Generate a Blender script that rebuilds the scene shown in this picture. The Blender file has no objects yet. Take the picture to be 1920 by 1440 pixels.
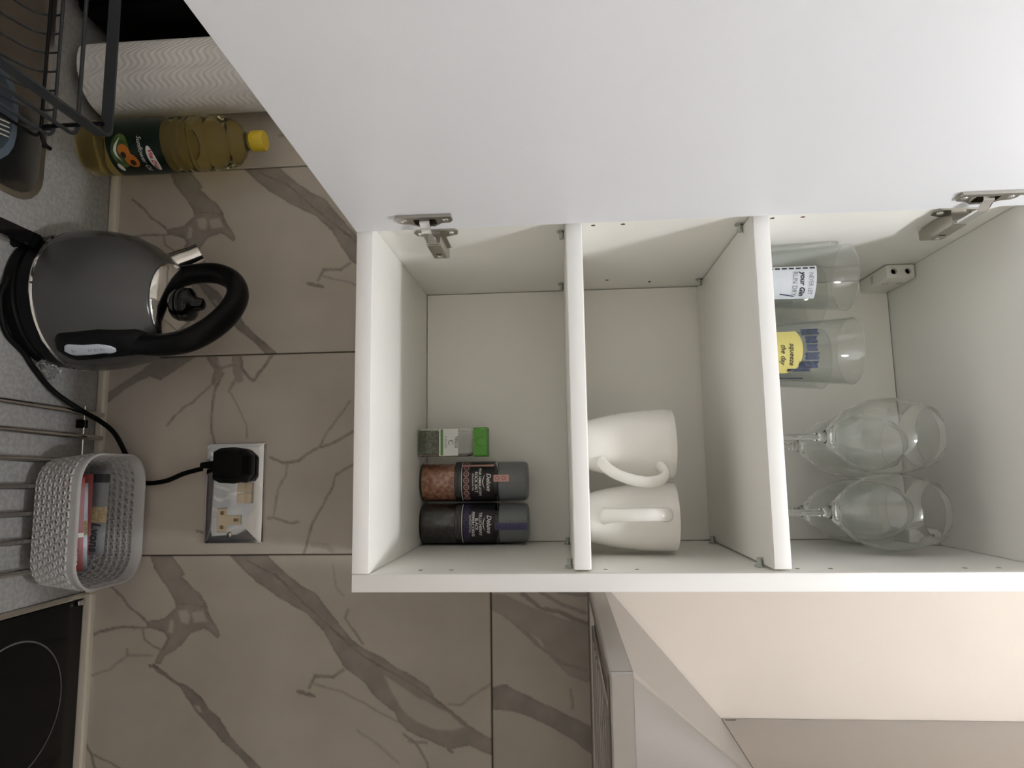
import bpy, bmesh, math, random
import numpy as np
from mathutils import Vector, Matrix
random.seed(7); np.random.seed(7)
PI = math.pi
S = bpy.context.scene
COL = S.collection

# ------------------------------------------------------------------ camera
CAM = np.array([-0.1210, -0.9780, 0.7126]); FPX = 1252.75
YAW, PITCH, ROLL = 0.1265, 0.0704, -0.0236
FW = np.array([-math.sin(YAW)*math.cos(PITCH), math.cos(YAW)*math.cos(PITCH), -math.sin(PITCH)])
_R = np.cross(FW, [0, 0, 1]); _R /= np.linalg.norm(_R); _U = np.cross(_R, FW)
RT = math.cos(ROLL)*_R + math.sin(ROLL)*_U        # world right  = downwards in the sideways photograph
UP = -math.sin(ROLL)*_R + math.cos(ROLL)*_U       # world up     = rightwards in the photograph
cd = bpy.data.cameras.new('camera'); cam = bpy.data.objects.new('camera', cd); COL.objects.link(cam)
cd.sensor_width = 36; cd.lens = FPX*36/1920; cd.clip_start = 0.01
m = Matrix.Identity(4)
for i in range(3):
    m[i][0] = UP[i]; m[i][1] = -RT[i]; m[i][2] = -FW[i]; m[i][3] = CAM[i]
cam.matrix_world = m
S.camera = cam
# ------------------------------------------------------------------ world, light, exposure
w = bpy.data.worlds.new('world'); S.world = w; w.use_nodes = True
w.node_tree.nodes['Background'].inputs[0].default_value = (1, .95, .88, 1)
w.node_tree.nodes['Background'].inputs[1].default_value = 0.0
BULB_POS = (0.10, -0.86, 1.68); BULB_STRENGTH = 350.0      # the room's ceiling lamp, above and behind the camera; its shadow lines fix the place
S.view_settings.view_transform = 'Standard'; S.view_settings.look = 'None'
S.view_settings.exposure = 0.0; S.view_settings.gamma = 1; S.view_settings.use_curve_mapping = False
S.cycles.max_bounces = 24; S.cycles.transmission_bounces = 24; S.cycles.diffuse_bounces = 8; S.cycles.glossy_bounces = 8

# ------------------------------------------------------------------ helpers
def ray(x, y): return FW + UP*(x-960)/FPX + RT*(y-720)/FPX
def at(x, y, ax, v):                              # pixel -> point on the plane axis = v
    d = ray(x, y); t = (v-CAM[ax])/d[ax]; return CAM + t*d
def onwall(x, y, Y=0.0): return at(x, y, 1, Y)
def onz(x, y, Z): return at(x, y, 2, Z)

MATS = {}
def mat(name, col=(.8, .8, .8), rough=.5, metal=0., trans=0., ior=1.5, spec=.5, coat=0., emit=None, estr=0.,
        var=0., vscale=30., bump=0., bscale=200., stretch=None, col2=None, sheen=0.):
    if name in MATS: return MATS[name]
    M = bpy.data.materials.new(name); M.use_nodes = True; nt = M.node_tree; b = nt.nodes['Principled BSDF']
    b.inputs['Base Color'].default_value = (*col, 1); b.inputs['Roughness'].default_value = rough
    b.inputs['Metallic'].default_value = metal; b.inputs['Transmission Weight'].default_value = trans
    b.inputs['IOR'].default_value = ior; b.inputs['Specular IOR Level'].default_value = spec
    b.inputs['Coat Weight'].default_value = coat; b.inputs['Coat Roughness'].default_value = .08
    if emit: b.inputs['Emission Color'].default_value = (*emit, 1); b.inputs['Emission Strength'].default_value = estr
    tc = None
    def coords():
        nonlocal tc
        if tc is None:
            t = nt.nodes.new('ShaderNodeTexCoord'); tc = t.outputs['Object']
            if stretch:
                mp = nt.nodes.new('ShaderNodeMapping'); mp.inputs['Scale'].default_value = stretch
                nt.links.new(tc, mp.inputs[0]); tc = mp.outputs[0]
        return tc
    if var or col2:
        n = nt.nodes.new('ShaderNodeTexNoise'); n.inputs['Scale'].default_value = vscale; n.inputs['Detail'].default_value = 6
        nt.links.new(coords(), n.inputs['Vector'])
        r = nt.nodes.new('ShaderNodeValToRGB'); nt.links.new(n.outputs[0], r.inputs[0])
        c2 = col2 if col2 else tuple(c*(1-var) for c in col)
        r.color_ramp.elements[0].position = .38; r.color_ramp.elements[1].position = .62
        r.color_ramp.elements[0].color = (*c2, 1); r.color_ramp.elements[1].color = (*col, 1)
        nt.links.new(r.outputs[0], b.inputs['Base Color'])
    if bump:
        n2 = nt.nodes.new('ShaderNodeTexNoise'); n2.inputs['Scale'].default_value = bscale; n2.inputs['Detail'].default_value = 3
        nt.links.new(coords(), n2.inputs['Vector'])
        bp = nt.nodes.new('ShaderNodeBump'); bp.inputs['Strength'].default_value = bump; bp.inputs['Distance'].default_value = .001
        nt.links.new(n2.outputs[0], bp.inputs['Height']); nt.links.new(bp.outputs[0], b.inputs['Normal'])
    MATS[name] = M; return M

ROOT = {}
def thing(name, loc, label, cat, group=None):
    o = bpy.data.objects.new(name, None); COL.objects.link(o); o.location = loc; o.empty_display_size = .02
    o['label'] = label; o['category'] = cat
    if group: o['group'] = group
    ROOT[o] = Vector(loc); return o
def rootloc(o):
    while o.parent: o = o.parent
    return ROOT[o]
def link(name, me, mt, parent=None, smooth=None):
    o = bpy.data.objects.new(name, me); COL.objects.link(o)
    if mt: me.materials.clear(); me.materials.append(mt)
    if parent is not None: o.parent = parent
    else: ROOT[o] = Vector((0, 0, 0))
    if smooth is not None:
        me.polygons.foreach_set('use_smooth', [True]*len(me.polygons))
        if smooth < 3.1: me.set_sharp_from_angle(angle=smooth)
    return o
def bmobj(name, bm, mt, parent=None, smooth=None):
    """bm in world coordinates -> one mesh object (local to the root of its thing)"""
    if parent is not None: bmesh.ops.translate(bm, verts=bm.verts, vec=-rootloc(parent))
    bmesh.ops.recalc_face_normals(bm, faces=bm.faces)
    me = bpy.data.meshes.new(name); bm.to_mesh(me); bm.free()
    return link(name, me, mt, parent, smooth)
def tag(o, label, cat, group=None):
    o['label'] = label; o['category'] = cat
    if group: o['group'] = group
    return o
def struct(o): o['kind'] = 'structure'; return o
def B(): return bmesh.new()
def add_box(bm, x0, x1, y0, y1, z0, z1, bev=0., seg=2, rot=None):
    t = bmesh.new(); bmesh.ops.create_cube(t, size=1)
    for v in t.verts: v.co = Vector(((x0+x1)/2+v.co.x*(x1-x0), (y0+y1)/2+v.co.y*(y1-y0), (z0+z1)/2+v.co.z*(z1-z0)))
    if bev: bmesh.ops.bevel(t, geom=t.edges[:], offset=bev, segments=seg, profile=.5, affect='EDGES')
    if rot: bmesh.ops.transform(t, matrix=rot, verts=t.verts)
    merge(bm, t)
def merge(bm, t, mtx=None):
    mp = {}
    for v in t.verts: mp[v] = bm.verts.new(mtx @ v.co if mtx else v.co)
    for f in t.faces:
        try: bm.faces.new([mp[v] for v in f.verts])
        except ValueError: pass
    t.free()
def box(name, x0, x1, y0, y1, z0, z1, mt, parent=None, bev=0., seg=2, smooth=None):
    bm = B(); add_box(bm, x0, x1, y0, y1, z0, z1, bev, seg)
    return bmobj(name, bm, mt, parent, .6 if (bev and smooth is None) else smooth)
def add_lathe(bm, prof, cx, cy, z0=0., n=48, shift=None, a0=0., a1=2*PI):
    """revolve (r,z) about vertical axis; points with r=0 close the end; shift(z)->(dx,dy)"""
    full = abs(a1-a0-2*PI) < 1e-6
    k = n if full else n+1
    rings = []
    for r, z in prof:
        dx, dy = shift(z) if shift else (0, 0)
        if r <= 1e-7: rings.append([bm.verts.new((cx+dx, cy+dy, z0+z))])
        else: rings.append([bm.verts.new((cx+dx+r*math.cos(a0+(a1-a0)*i/n), cy+dy+r*math.sin(a0+(a1-a0)*i/n), z0+z)) for i in range(k)])
    for A, C in zip(rings, rings[1:]):
        for i in range(n):
            j = (i+1) % k if full else i+1
            if len(A) == 1 and len(C) == 1: continue
            if len(A) == 1: bm.faces.new((A[0], C[j], C[i]))
            elif len(C) == 1: bm.faces.new((A[i], A[j], C[0]))
            else: bm.faces.new((A[i], A[j], C[j], C[i]))
def lathe(name, prof, cx, cy, z0, mt, parent=None, n=48, smooth=.6, shift=None):
    bm = B(); add_lathe(bm, prof, cx, cy, z0, n, shift); return bmobj(name, bm, mt, parent, smooth)
def catmull(P, n=8):
    P = [Vector(p) for p in P]; out = []
    for i in range(len(P)-1):
        p0 = P[max(i-1, 0)]; p1 = P[i]; p2 = P[i+1]; p3 = P[min(i+2, len(P)-1)]
        for k in range(n):
            t = k/n
            out.append(.5*((2*p1)+(-p0+p2)*t+(2*p0-5*p1+4*p2-p3)*t*t+(-p0+3*p1-3*p2+p3)*t**3))
    out.append(P[-1]); return out
def add_tube(bm, path, r, n=10, side=None, cap=True, closed=False):
    """sweep an ellipse along path; r number, list, or list of (ra, rb) with ra along 'side'"""
    P = [Vector(p) for p in path]; N = len(P); rings = []
    prev = None
    for i in range(N):
        if closed: t = (P[(i+1) % N]-P[i-1]).normalized()
        else: t = (P[min(i+1, N-1)]-P[max(i-1, 0)]).normalized()
        if side is not None: s = Vector(side)
        elif prev is not None: s = prev
        else: s = Vector((0, 0, 1)) if abs(t.z) < .9 else Vector((1, 0, 0))
        s = (s-t*s.dot(t)).normalized(); prev = s; q = t.cross(s)
        ri = r[i] if isinstance(r, (list, tuple)) else r
        ra, rb = ri if isinstance(ri, (list, tuple)) else (ri, ri)
        rings.append([bm.verts.new(P[i]+s*ra*math.cos(2*PI*k/n)+q*rb*math.sin(2*PI*k/n)) for k in range(n)])
    pairs = list(zip(rings, rings[1:]))
    if closed: pairs.append((rings[-1], rings[0]))
    for A, C in pairs:
        for k in range(n): bm.faces.new((A[k], A[(k+1) % n], C[(k+1) % n], C[k]))
    if cap and not closed: bm.faces.new(rings[0][::-1]); bm.faces.new(rings[-1])
def tube(name, path, r, mt, parent=None, n=10, side=None, closed=False, smooth=.9):
    bm = B(); add_tube(bm, path, r, n, side, True, closed); return bmobj(name, bm, mt, parent, smooth)
def add_prism(bm, poly, f0, f1):
    """poly list of 2d points, f0/f1 map (a,b)->3d for the two faces"""
    A = [bm.verts.new(f0(a, b)) for a, b in poly]; C = [bm.verts.new(f1(a, b)) for a, b in poly]
    bm.faces.new(A); bm.faces.new(C[::-1]); n = len(poly)
    for i in range(n): bm.faces.new((A[i], A[(i+1) % n], C[(i+1) % n], C[i]))
def prism(name, poly, f0, f1, mt, parent=None, smooth=None):
    bm = B(); add_prism(bm, poly, f0, f1); return bmobj(name, bm, mt, parent, smooth)
def text(name, body, size, fmap, mt, parent, shear=0., bold=0., spacing=1., sx=1.):
    """flat lettering: u right, v up, mapped on a surface by fmap(u,v)"""
    cu = bpy.data.curves.new('lettering_curve', 'FONT'); cu.body = body; cu.size = size; cu.align_x = 'CENTER'; cu.align_y = 'CENTER'
    cu.shear = shear; cu.offset = bold; cu.space_character = spacing; cu.resolution_u = 3; cu.fill_mode = 'FRONT'
    o = bpy.data.objects.new('lettering_tmp', cu); COL.objects.link(o)
    dg = bpy.context.evaluated_depsgraph_get(); me = bpy.data.meshes.new_from_object(o.evaluated_get(dg))
    bpy.data.objects.remove(o); bpy.data.curves.remove(cu)
    L = rootloc(parent)
    for v in me.vertices: v.co = Vector(fmap(v.co.x*sx, v.co.y))-L
    me.name = name
    return link(name, me, mt, parent)
def cylmap(cx, cy, R, az, z):
    return lambda u, v: (cx+R*math.cos(az+u/R), cy+R*math.sin(az+u/R), z+v)
def add_patch(bm, poly, fmap):
    bm.faces.new([bm.verts.new(fmap(a, b)) for a, b in poly])
def patch(name, poly, fmap, mt, parent, sub=0):
    bm = B(); add_patch(bm, poly, fmap); return bmobj(name, bm, mt, parent)
def gridpatch(name, u0, u1, v0, v1, fmap, mt, parent, n=12):
    bm = B(); A = [(bm.verts.new(fmap(u0+(u1-u0)*i/n, v0)), bm.verts.new(fmap(u0+(u1-u0)*i/n, v1))) for i in range(n+1)]
    for p, q in zip(A, A[1:]): bm.faces.new((p[0], q[0], q[1], p[1]))
    return bmobj(name, bm, mt, parent, 3.14)
def ell(cx, cy, a, b, n=20, rot=0.):
    return [(cx+a*math.cos(t)*math.cos(rot)-b*math.sin(t)*math.sin(rot), cy+a*math.cos(t)*math.sin(rot)+b*math.sin(t)*math.cos(rot)) for t in [2*PI*i/n for i in range(n)]]
def rrect(x0, x1, y0, y1, r, k=5):
    out = []
    for cx, cy, a in ((x1-r, y1-r, 0), (x0+r, y1-r, PI/2), (x0+r, y0+r, PI), (x1-r, y0+r, 1.5*PI)):
        for i in range(k+1): t = a+PI/2*i/k; out.append((cx+r*math.cos(t), cy+r*math.sin(t)))
    return out

def cut(o, bmc, mt=None):
    """sink real openings into o: bmc holds closed cutters in world coordinates"""
    bmesh.ops.recalc_face_normals(bmc, faces=bmc.faces)
    me = bpy.data.meshes.new('cutter'); bmc.to_mesh(me); bmc.free(); c = bpy.data.objects.new('cutter', me); COL.objects.link(c)
    md = o.modifiers.new('opening', 'BOOLEAN'); md.operation = 'DIFFERENCE'; md.solver = 'EXACT'; md.object = c
    if mt: me.materials.append(mt); md.material_mode = 'TRANSFER'
    bpy.context.view_layer.update(); dg = bpy.context.evaluated_depsgraph_get()
    new = bpy.data.meshes.new_from_object(o.evaluated_get(dg)); o.modifiers.remove(md); old = o.data; new.name = old.name; o.data = new
    bpy.data.objects.remove(c); bpy.data.meshes.remove(me)
    assert len(new.polygons) > 6
def add_cyl(bm, r, depth, mtx, n=14):
    t = bmesh.new(); bmesh.ops.create_cone(t, cap_ends=True, segments=n, radius1=r, radius2=r, depth=depth); merge(bm, t, mtx)
# ------------------------------------------------------------------ materials
white = mat('white_melamine', (.885, .872, .83), .42, bump=.04, bscale=900)
doorw = mat('white_door_lacquer', (.79, .80, .83), .38, bump=.06, bscale=500)
edgew = mat('white_edge_band', (.85, .84, .82), .35)
paint = mat('cream_wall_paint', (.66, .59, .515), .6, bump=.08, bscale=90, var=.03, vscale=6)
roomw = mat('room_wall_paint', (.87, .84, .79), .7)
groutm = mat('grey_grout', (.15, .125, .10), .8)
trimw = mat('white_sealant', (.66, .61, .53), .4)
count = mat('grey_speckled_worktop', (.34, .335, .325), .38, var=.22, vscale=170, bump=.03, bscale=400)
steel = mat('brushed_steel', (.47, .45, .43), .33, 1., bump=.03, bscale=60, stretch=(1, 1, 40))
steel2 = mat('polished_steel', (.72, .70, .67), .12, 1.)
chrome = mat('chrome', (.80, .80, .80), .06, 1.)
nickel = mat('nickel_plate', (.43, .405, .36), .2, 1.)
black = mat('black_plastic', (.004, .004, .0045), .36, spec=.12)
blackg = mat('black_gloss', (.004, .004, .0045), .10, spec=.3)
blackm = mat('black_rubber', (.004, .004, .004), .5, spec=.1)
glass = mat('clear_glass', (.985, 1., .99), 0., trans=1., ior=1.47)
thin = mat('thin_clear_glass', (1, 1, 1), 0.)
_n = thin.node_tree; _n.nodes.remove(_n.nodes['Principled BSDF'])
_tr = _n.nodes.new('ShaderNodeBsdfTransparent'); _tr.inputs[0].default_value = (.978, .99, .984, 1)
_gl = _n.nodes.new('ShaderNodeBsdfGlossy'); _gl.inputs['Roughness'].default_value = .01; _gl.inputs[0].default_value = (.9, .92, .91, 1)
_lw = _n.nodes.new('ShaderNodeLayerWeight'); _lw.inputs[0].default_value = .5
_p = _n.nodes.new('ShaderNodeMath'); _p.operation = 'POWER'; _p.inputs[1].default_value = 4.0; _n.links.new(_lw.outputs['Facing'], _p.inputs[0])
_m = _n.nodes.new('ShaderNodeMath'); _m.operation = 'MULTIPLY_ADD'; _m.inputs[1].default_value = .80; _m.inputs[2].default_value = .035; _n.links.new(_p.outputs[0], _m.inputs[0])
_mx = _n.nodes.new('ShaderNodeMixShader'); _n.links.new(_m.outputs[0], _mx.inputs[0]); _n.links.new(_tr.outputs[0], _mx.inputs[1]); _n.links.new(_gl.outputs[0], _mx.inputs[2])
_n.links.new(_mx.outputs[0], _n.nodes['Material Output'].inputs[0])
ceram = mat('white_glazed_ceramic', (.83, .81, .765), .12, coat=.3)
screw = mat('screw_metal', (.30, .29, .27), .3, 1.)

# ------------------------------------------------------------------ room shell
ZF, ZC = -.90, 1.76
XL, XR, YB = -1.28, 1.25, -2.05
CZ = .005                                        # worktop surface
box('floor', XL-.1, XR+.1, YB-.1, .1, ZF-.08, ZF, mat('floor_vinyl', (.60, .55, .49), .5, var=.15, vscale=4)); struct(bpy.data.objects['floor'])
box('ceiling', XL-.1, XR+.1, YB-.1, .1, ZC, ZC+.08, mat('ceiling_paint', (.90, .89, .86), .8)); struct(bpy.data.objects['ceiling'])
box('wall_left', XL-.08, XL, YB, .0, ZF, ZC, roomw); struct(bpy.data.objects['wall_left'])
box('wall_right', XR, XR+.08, YB, .0, ZF, ZC, roomw); struct(bpy.data.objects['wall_right'])
box('wall_rear', XL, XR, YB-.08, YB, ZF, ZC, roomw); struct(bpy.data.objects['wall_rear'])
wb = bpy.data.objects.new('wall_back', None); COL.objects.link(wb); struct(wb); ROOT[wb] = Vector((0, 0, 0))
TILE_TOP = .752
box('grout_bed', XL, XR, .005, .10, -.10, TILE_TOP, groutm, wb)
box('plaster', XL, XR, .0005, .10, TILE_TOP, ZC, paint, wb)
box('lower_plaster', XL, XR, .006, .10, ZF, -.10, roomw, wb)

# ---- marble print of the wall tiles (traced from the photograph onto the wall plane)
def W(pts, ox, oy, s):                           # crop pixels -> wall (x,z)
    out = []
    for a, b in pts:
        q = onwall(ox+a/s, oy+b/s); out.append((q[0], q[2]))
    return np.array(out)
C7 = lambda *p: W(p, 480, 1000, 3.0)
C4 = lambda *p: W(p, 0, 1040, 3.6)
C6 = lambda *p: W(p, 180, 660, 3.692)
printA = dict(poly=[
  (C7((-150,120),(60,120),(130,190),(250,290),(345,345),(400,420),(470,510),(530,590),(610,650),(700,690),(800,760),(880,800),(970,860),(1010,930),(1080,990),(1160,1060),(1340,1165),
      (1340,1255),(1200,1195),(1090,1215),(930,1150),(850,1110),(800,1060),(780,1010),(680,930),(600,830),(500,760),(440,660),(380,550),(290,455),(140,370),(0,270),(-80,200)), .62, .9),
  (C4((1010,5),(1160,5),(1250,130),(1230,150),(1340,260),(1390,350),(1420,420),(1470,500),(1485,545),(1465,565),(1420,520),(1380,500),(1290,530),(1240,590),(1190,640),(1120,680),(1080,740),(1040,740),
      (1060,680),(1120,600),(1140,560),(1100,520),(1000,490),(980,450),(1050,440),(1110,430),(1160,380),(1190,360),(1180,310),(1130,220),(1050,110)), .55, .9),
  (C4((1035,735),(1070,760),(1170,850),(1250,880),(1350,960),(1400,1030),(1480,1100),(1540,1200),(1600,1280),(1728,1400),(1800,1480),(1720,1500),(1680,1440),(1600,1350),(1500,1260),(1420,1170),(1330,1070),(1270,980),(1210,890),(1050,785)), .7, .9)],
 hole=[C7((720,800),(800,850),(900,920),(980,960),(1080,1010),(1170,1090),(1100,1110),(1000,1100),(900,1060),(830,1000),(770,900)),
  C4((1205,380),(1260,370),(1280,420),(1270,470),(1220,450)), C4((1150,440),(1175,450),(1165,530),(1135,520)), C4((1000,520),(1080,530),(1100,580),(1040,600),(985,580)),
  C4((1295,390),(1370,380),(1400,450),(1310,460)), C4((1310,1020),(1340,1020),(1365,1060),(1340,1060))],
 line=[(C7((-60,150),(110,235),(300,420),(420,530),(600,690),(740,770),(850,830),(1000,930),(1090,1000),(1180,1070)), 3.2, .95),
  (C7((490,770),(430,810),(330,800),(300,870)), 3.5, .75), (C7((235,890),(330,915)), 4, .8), (C7((330,850),(480,890),(600,950),(700,1010),(800,1060)), 2., .5),
  (C7((570,1110),(690,1190),(800,1290)), 2.5, .35), (C7((830,1130),(900,1180),(960,1280),(970,1330)), 2.6, .7), (C7((1080,960),(1150,965),(1220,910),(1320,850)), 2.2, .5),
  (C7((520,430),(500,480),(560,560),(600,620)), 2.6, .6), (C7((430,170),(450,300),(490,350)), 1.8, .35), (C7((860,1170),(960,1180)), 3, .6), (C7((1080,1215),(1100,1230)), 3, .8),
  (C4((610,548),(690,515),(830,485),(960,495),(1010,490)), 2.6, .8), (C4((740,205),(820,280),(870,350),(980,440)), 2.4, .75), (C4((960,500),(975,570),(1030,620),(1090,640)), 2.2, .65),
  (C4((1030,680),(870,680),(790,730),(750,770),(600,820)), 2., .45), (C4((860,640),(860,680)), 2., .6), (C4((575,1270),(610,1340),(640,1440),(660,1500)), 3, .9), (C4((610,1345),(720,1390),(800,1440),(860,1480)), 2, .7),
  (C4((1040,745),(1100,790),(1170,850),(1250,885),(1350,960),(1400,1035)), 2., 1.), (C4((1010,750),(1060,765)), 2.2, 1.), (C4((1340,260),(1400,355)), 1.6, .9), (C4((1190,330),(1290,330),(1390,355)), 1.6, .8), (C4((1110,520),(1140,560),(1100,640)), 2.4, .9)])
printB = dict(poly=[
  (C6((60,300),(160,230),(300,140),(400,60),(430,20),(710,20),(620,80),(520,150),(450,190),(380,170),(300,200),(200,260),(110,330),(50,370)), .6, .9),
  (C6((940,30),(1005,30),(1020,200),(980,220),(950,150)), .4, .6), (C6((770,30),(840,30),(880,120),(840,200),(800,215),(815,120)), .5, .7)],
 hole=[C6((840,60),(900,70),(900,100),(860,100))],
 line=[(C6((780,45),(800,80),(850,110),(820,160),(810,220)), 5, .7), (C6((1000,30),(1010,110),(1060,180),(1090,200),(1150,120),(1230,10)), 3.6, .85), (C6((860,120),(930,90),(1000,100)), 3, .6),
  (C6((880,150),(830,240)), 4, .8), (C6((1000,120),(960,200),(920,270)), 3.6, .55), (C6((810,225),(790,235),(680,340),(600,390),(550,440),(490,510)), 2.2, .7),
  (C6((830,240),(810,330),(800,450),(800,550),(822,640)), 3., .75), (C6((930,280),(980,370),(1000,420),(1040,500),(1045,590)), 2., .5),
  (C6((1210,730),(1300,770),(1400,755),(1500,680),(1550,660),(1640,630),(1780,550)), 3.6, .7), (C6((1550,650),(1590,570),(1680,450),(1760,340)), 2.2, .6),
  (C6((1325,775),(1310,860),(1260,950),(1240,1080),(1225,1150)), 2.4, .5), (C6((1190,1150),(1230,1150),(1300,1170),(1350,1185),(1400,1175)), 3., .6),
  (C6((1800,770),(1740,800),(1660,850),(1640,930),(1560,1080),(1500,1180),(1440,1395)), 2.3, .75), (C6((1500,1330),(1600,1345),(1640,1380)), 7, .3), (C6((330,140),(390,170),(450,190)), 2, .8),
  (C6((700,1240),(745,1250)), 2.2, .8)])
printC = dict(poly=[(C7((1320,870),(1400,850),(1500,900),(1600,950),(1730,1010),(1870,1080),(2000,1150),(2000,1330),(1880,1240),(1780,1160),(1680,1100),(1560,1040),(1440,1000),(1320,990)), .65, .85),
  (C7((1320,340),(1400,345),(1560,420),(1700,470),(1860,520),(2000,560),(2000,800),(1860,840),(1760,800),(1680,720),(1600,600),(1480,520),(1400,470),(1320,430)), .38, .5)],
 hole=[], line=[(C7((1500,340),(1600,420),(1700,440),(1860,510),(1990,540)), 5, .8), (C7((1600,330),(1720,400),(1860,450)), 4, .6), (C7((1400,460),(1520,560),(1600,640),(1720,730),(1860,770)), 5, .6),
  (C7((1770,880),(1780,980)), 3, .5), (C7((1700,330),(1860,350)), 4, .5)])
def segd(X, Z, P, closed=False):
    d = np.full(X.shape, 1e9)
    Q = list(zip(P, np.roll(P, -1, 0))) if closed else list(zip(P[:-1], P[1:]))
    for a, b in Q:
        e = b-a; L = e@e+1e-12
        t = np.clip(((X-a[0])*e[0]+(Z-a[1])*e[1])/L, 0, 1)
        d = np.minimum(d, np.hypot(X-a[0]-t*e[0], Z-a[1]-t*e[1]))
    return d
def inside(X, Z, P):
    r = np.zeros(X.shape, bool)
    for a, b in zip(P, np.roll(P, -1, 0)):
        c = ((a[1] > Z) != (b[1] > Z)); r ^= c & (X < (b[0]-a[0])*(Z-a[1])/(b[1]-a[1]+1e-12)+a[0])
    return r
def wob(X, Z, s, f):
    o = np.zeros(X.shape)
    for k in range(6):
        a = 2.4*k+s; o += np.sin((X*math.cos(a)+Z*math.sin(a))*f*(1+.55*k)+1.7*k*s)/(1+.6*k)
    return o*.45
def tile_mesh(name, pr, ox, oz, wd, ht, step=.002):
    nx = int(wd/step); nz = int(ht/step)
    xs = np.linspace(0, wd, nx+1); zs = np.linspace(0, ht, nz+1)
    X, Z = np.meshgrid(xs, zs); WX = X+ox; WZ = Z+oz
    WX = WX+wob(X, Z, .3, 260)*.0007+wob(X, Z, 1.1, 900)*.0004; WZ = WZ+wob(X, Z, 2.1, 260)*.0007+wob(X, Z, 3.1, 900)*.0004
    V = np.zeros(X.shape)
    for P, fill, edge in pr['poly']:
        sd = segd(WX, WZ, P, True); ins = inside(WX, WZ, P)
        s = np.where(ins, -sd, sd)
        body = fill*(1+.16*wob(X, Z, 4.2, 120))+(edge-fill)*np.exp(-sd/.0016)
        V = np.maximum(V, body*np.clip(.5-s/.0016, 0, 1))
    for P in pr['hole']:
        sd = segd(WX, WZ, P, True); s = np.where(inside(WX, WZ, P), -sd, sd)
        V = V*(1-.85*np.clip(.5-s/.003, 0, 1))
    for P, wpx, st in pr['line']:
        wd_ = wpx*.00042*(1+.35*wob(X, Z, 5.2, 300)); d = segd(WX, WZ, P)
        V = np.maximum(V, st*np.clip(1.0-(d-wd_)/.0016, 0, 1)*(.85+.15*wob(X, Z, 6.1, 200)))
    V = np.clip(V+.03*wob(X, Z, 7.3, 25), 0, 1)
    n0 = X.size
    verts = np.stack([X.ravel(), np.zeros(n0), Z.ravel()], 1)
    idx = np.arange(n0).reshape(X.shape)
    f = np.stack([idx[:-1, :-1], idx[:-1, 1:], idx[1:, 1:], idx[1:, :-1]], -1).reshape(-1, 4)
    bnd = np.concatenate([idx[0, :], idx[1:, -1], idx[-1, -2::-1], idx[-2:0:-1, 0]])
    bv = verts[bnd].copy(); bv[:, 1] = .0055
    k = len(bnd); bi = n0+np.arange(k)
    sf = np.stack([bnd, bi, np.roll(bi, -1), np.roll(bnd, -1)], 1)
    faces = np.concatenate([f, sf]); verts = np.concatenate([verts, bv])
    me = bpy.data.meshes.new(name)
    me.vertices.add(len(verts)); me.vertices.foreach_set('co', verts.ravel())
    me.loops.add(faces.size); me.loops.foreach_set('vertex_index', faces.ravel())
    me.polygons.add(len(faces)); me.polygons.foreach_set('loop_start', np.arange(0, faces.size, 4)); me.polygons.foreach_set('loop_total', np.full(len(faces), 4))
    at_ = me.attributes.new('vein', 'FLOAT', 'POINT'); at_.data.foreach_set('value', np.concatenate([V.ravel(), V.ravel()[bnd]]).astype(np.float32))
    me.update(calc_edges=True); me.validate()
    return me
tm = mat('marble_tile_glaze', (.7, .65, .58), .26, spec=.5)
nt = tm.node_tree; bs = nt.nodes['Principled BSDF']
an = nt.nodes.new('ShaderNodeAttribute'); an.attribute_name = 'vein'
tcn = nt.nodes.new('ShaderNodeTexCoord'); nz_ = nt.nodes.new('ShaderNodeTexNoise'); nz_.inputs['Scale'].default_value = 9; nz_.inputs['Detail'].default_value = 5
nt.links.new(tcn.outputs['Object'], nz_.inputs['Vector'])
rb = nt.nodes.new('ShaderNodeValToRGB'); rb.color_ramp.elements[0].position = .35; rb.color_ramp.elements[1].position = .65
rb.color_ramp.elements[0].color = (.43, .385, .335, 1); rb.color_ramp.elements[1].color = (.48, .435, .385, 1)
nt.links.new(nz_.outputs[0], rb.inputs[0])
mx = nt.nodes.new('ShaderNodeMix'); mx.data_type = 'RGBA'
mx.inputs['B'].default_value = (.155, .137, .12, 1)
nt.links.new(an.outputs['Fac'], mx.inputs['Factor']); nt.links.new(rb.outputs[0], mx.inputs['A']); nt.links.new(mx.outputs['Result'], bs.inputs['Base Color'])
TW, TH, G1, ZT = .2998, .600, -.0006, .0095
GW = .0022
mA = tile_mesh('tile_print', printA, G1+GW/2, ZT, TW-GW, TH-GW)
mB = tile_mesh('tile_print', printB, G1-TW+GW/2, ZT, TW-GW, TH-GW)
mC = tile_mesh('tile_print', printC, G1+GW/2, ZT+TH, TW-GW, TILE_TOP-ZT-TH)
mBig = None
for k in range(-4, 4):
    x0 = G1+k*TW+GW/2
    for row, me in ((0, mA if k % 2 == 0 else mB), (1, mC)):
        o = link('tile', me, tm, wb); o.location = (x0, 0, ZT if row == 0 else ZT+TH)
bm = B(); add_box(bm, XL, .052, -.0095, .004, CZ, CZ+.0125, .003, 3); add_box(bm, .052, XR, -.0095, .004, CZ-.003, CZ+.0125, .003, 3)
struct(bmobj('trim_1', bm, trimw, None, .6))

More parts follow.
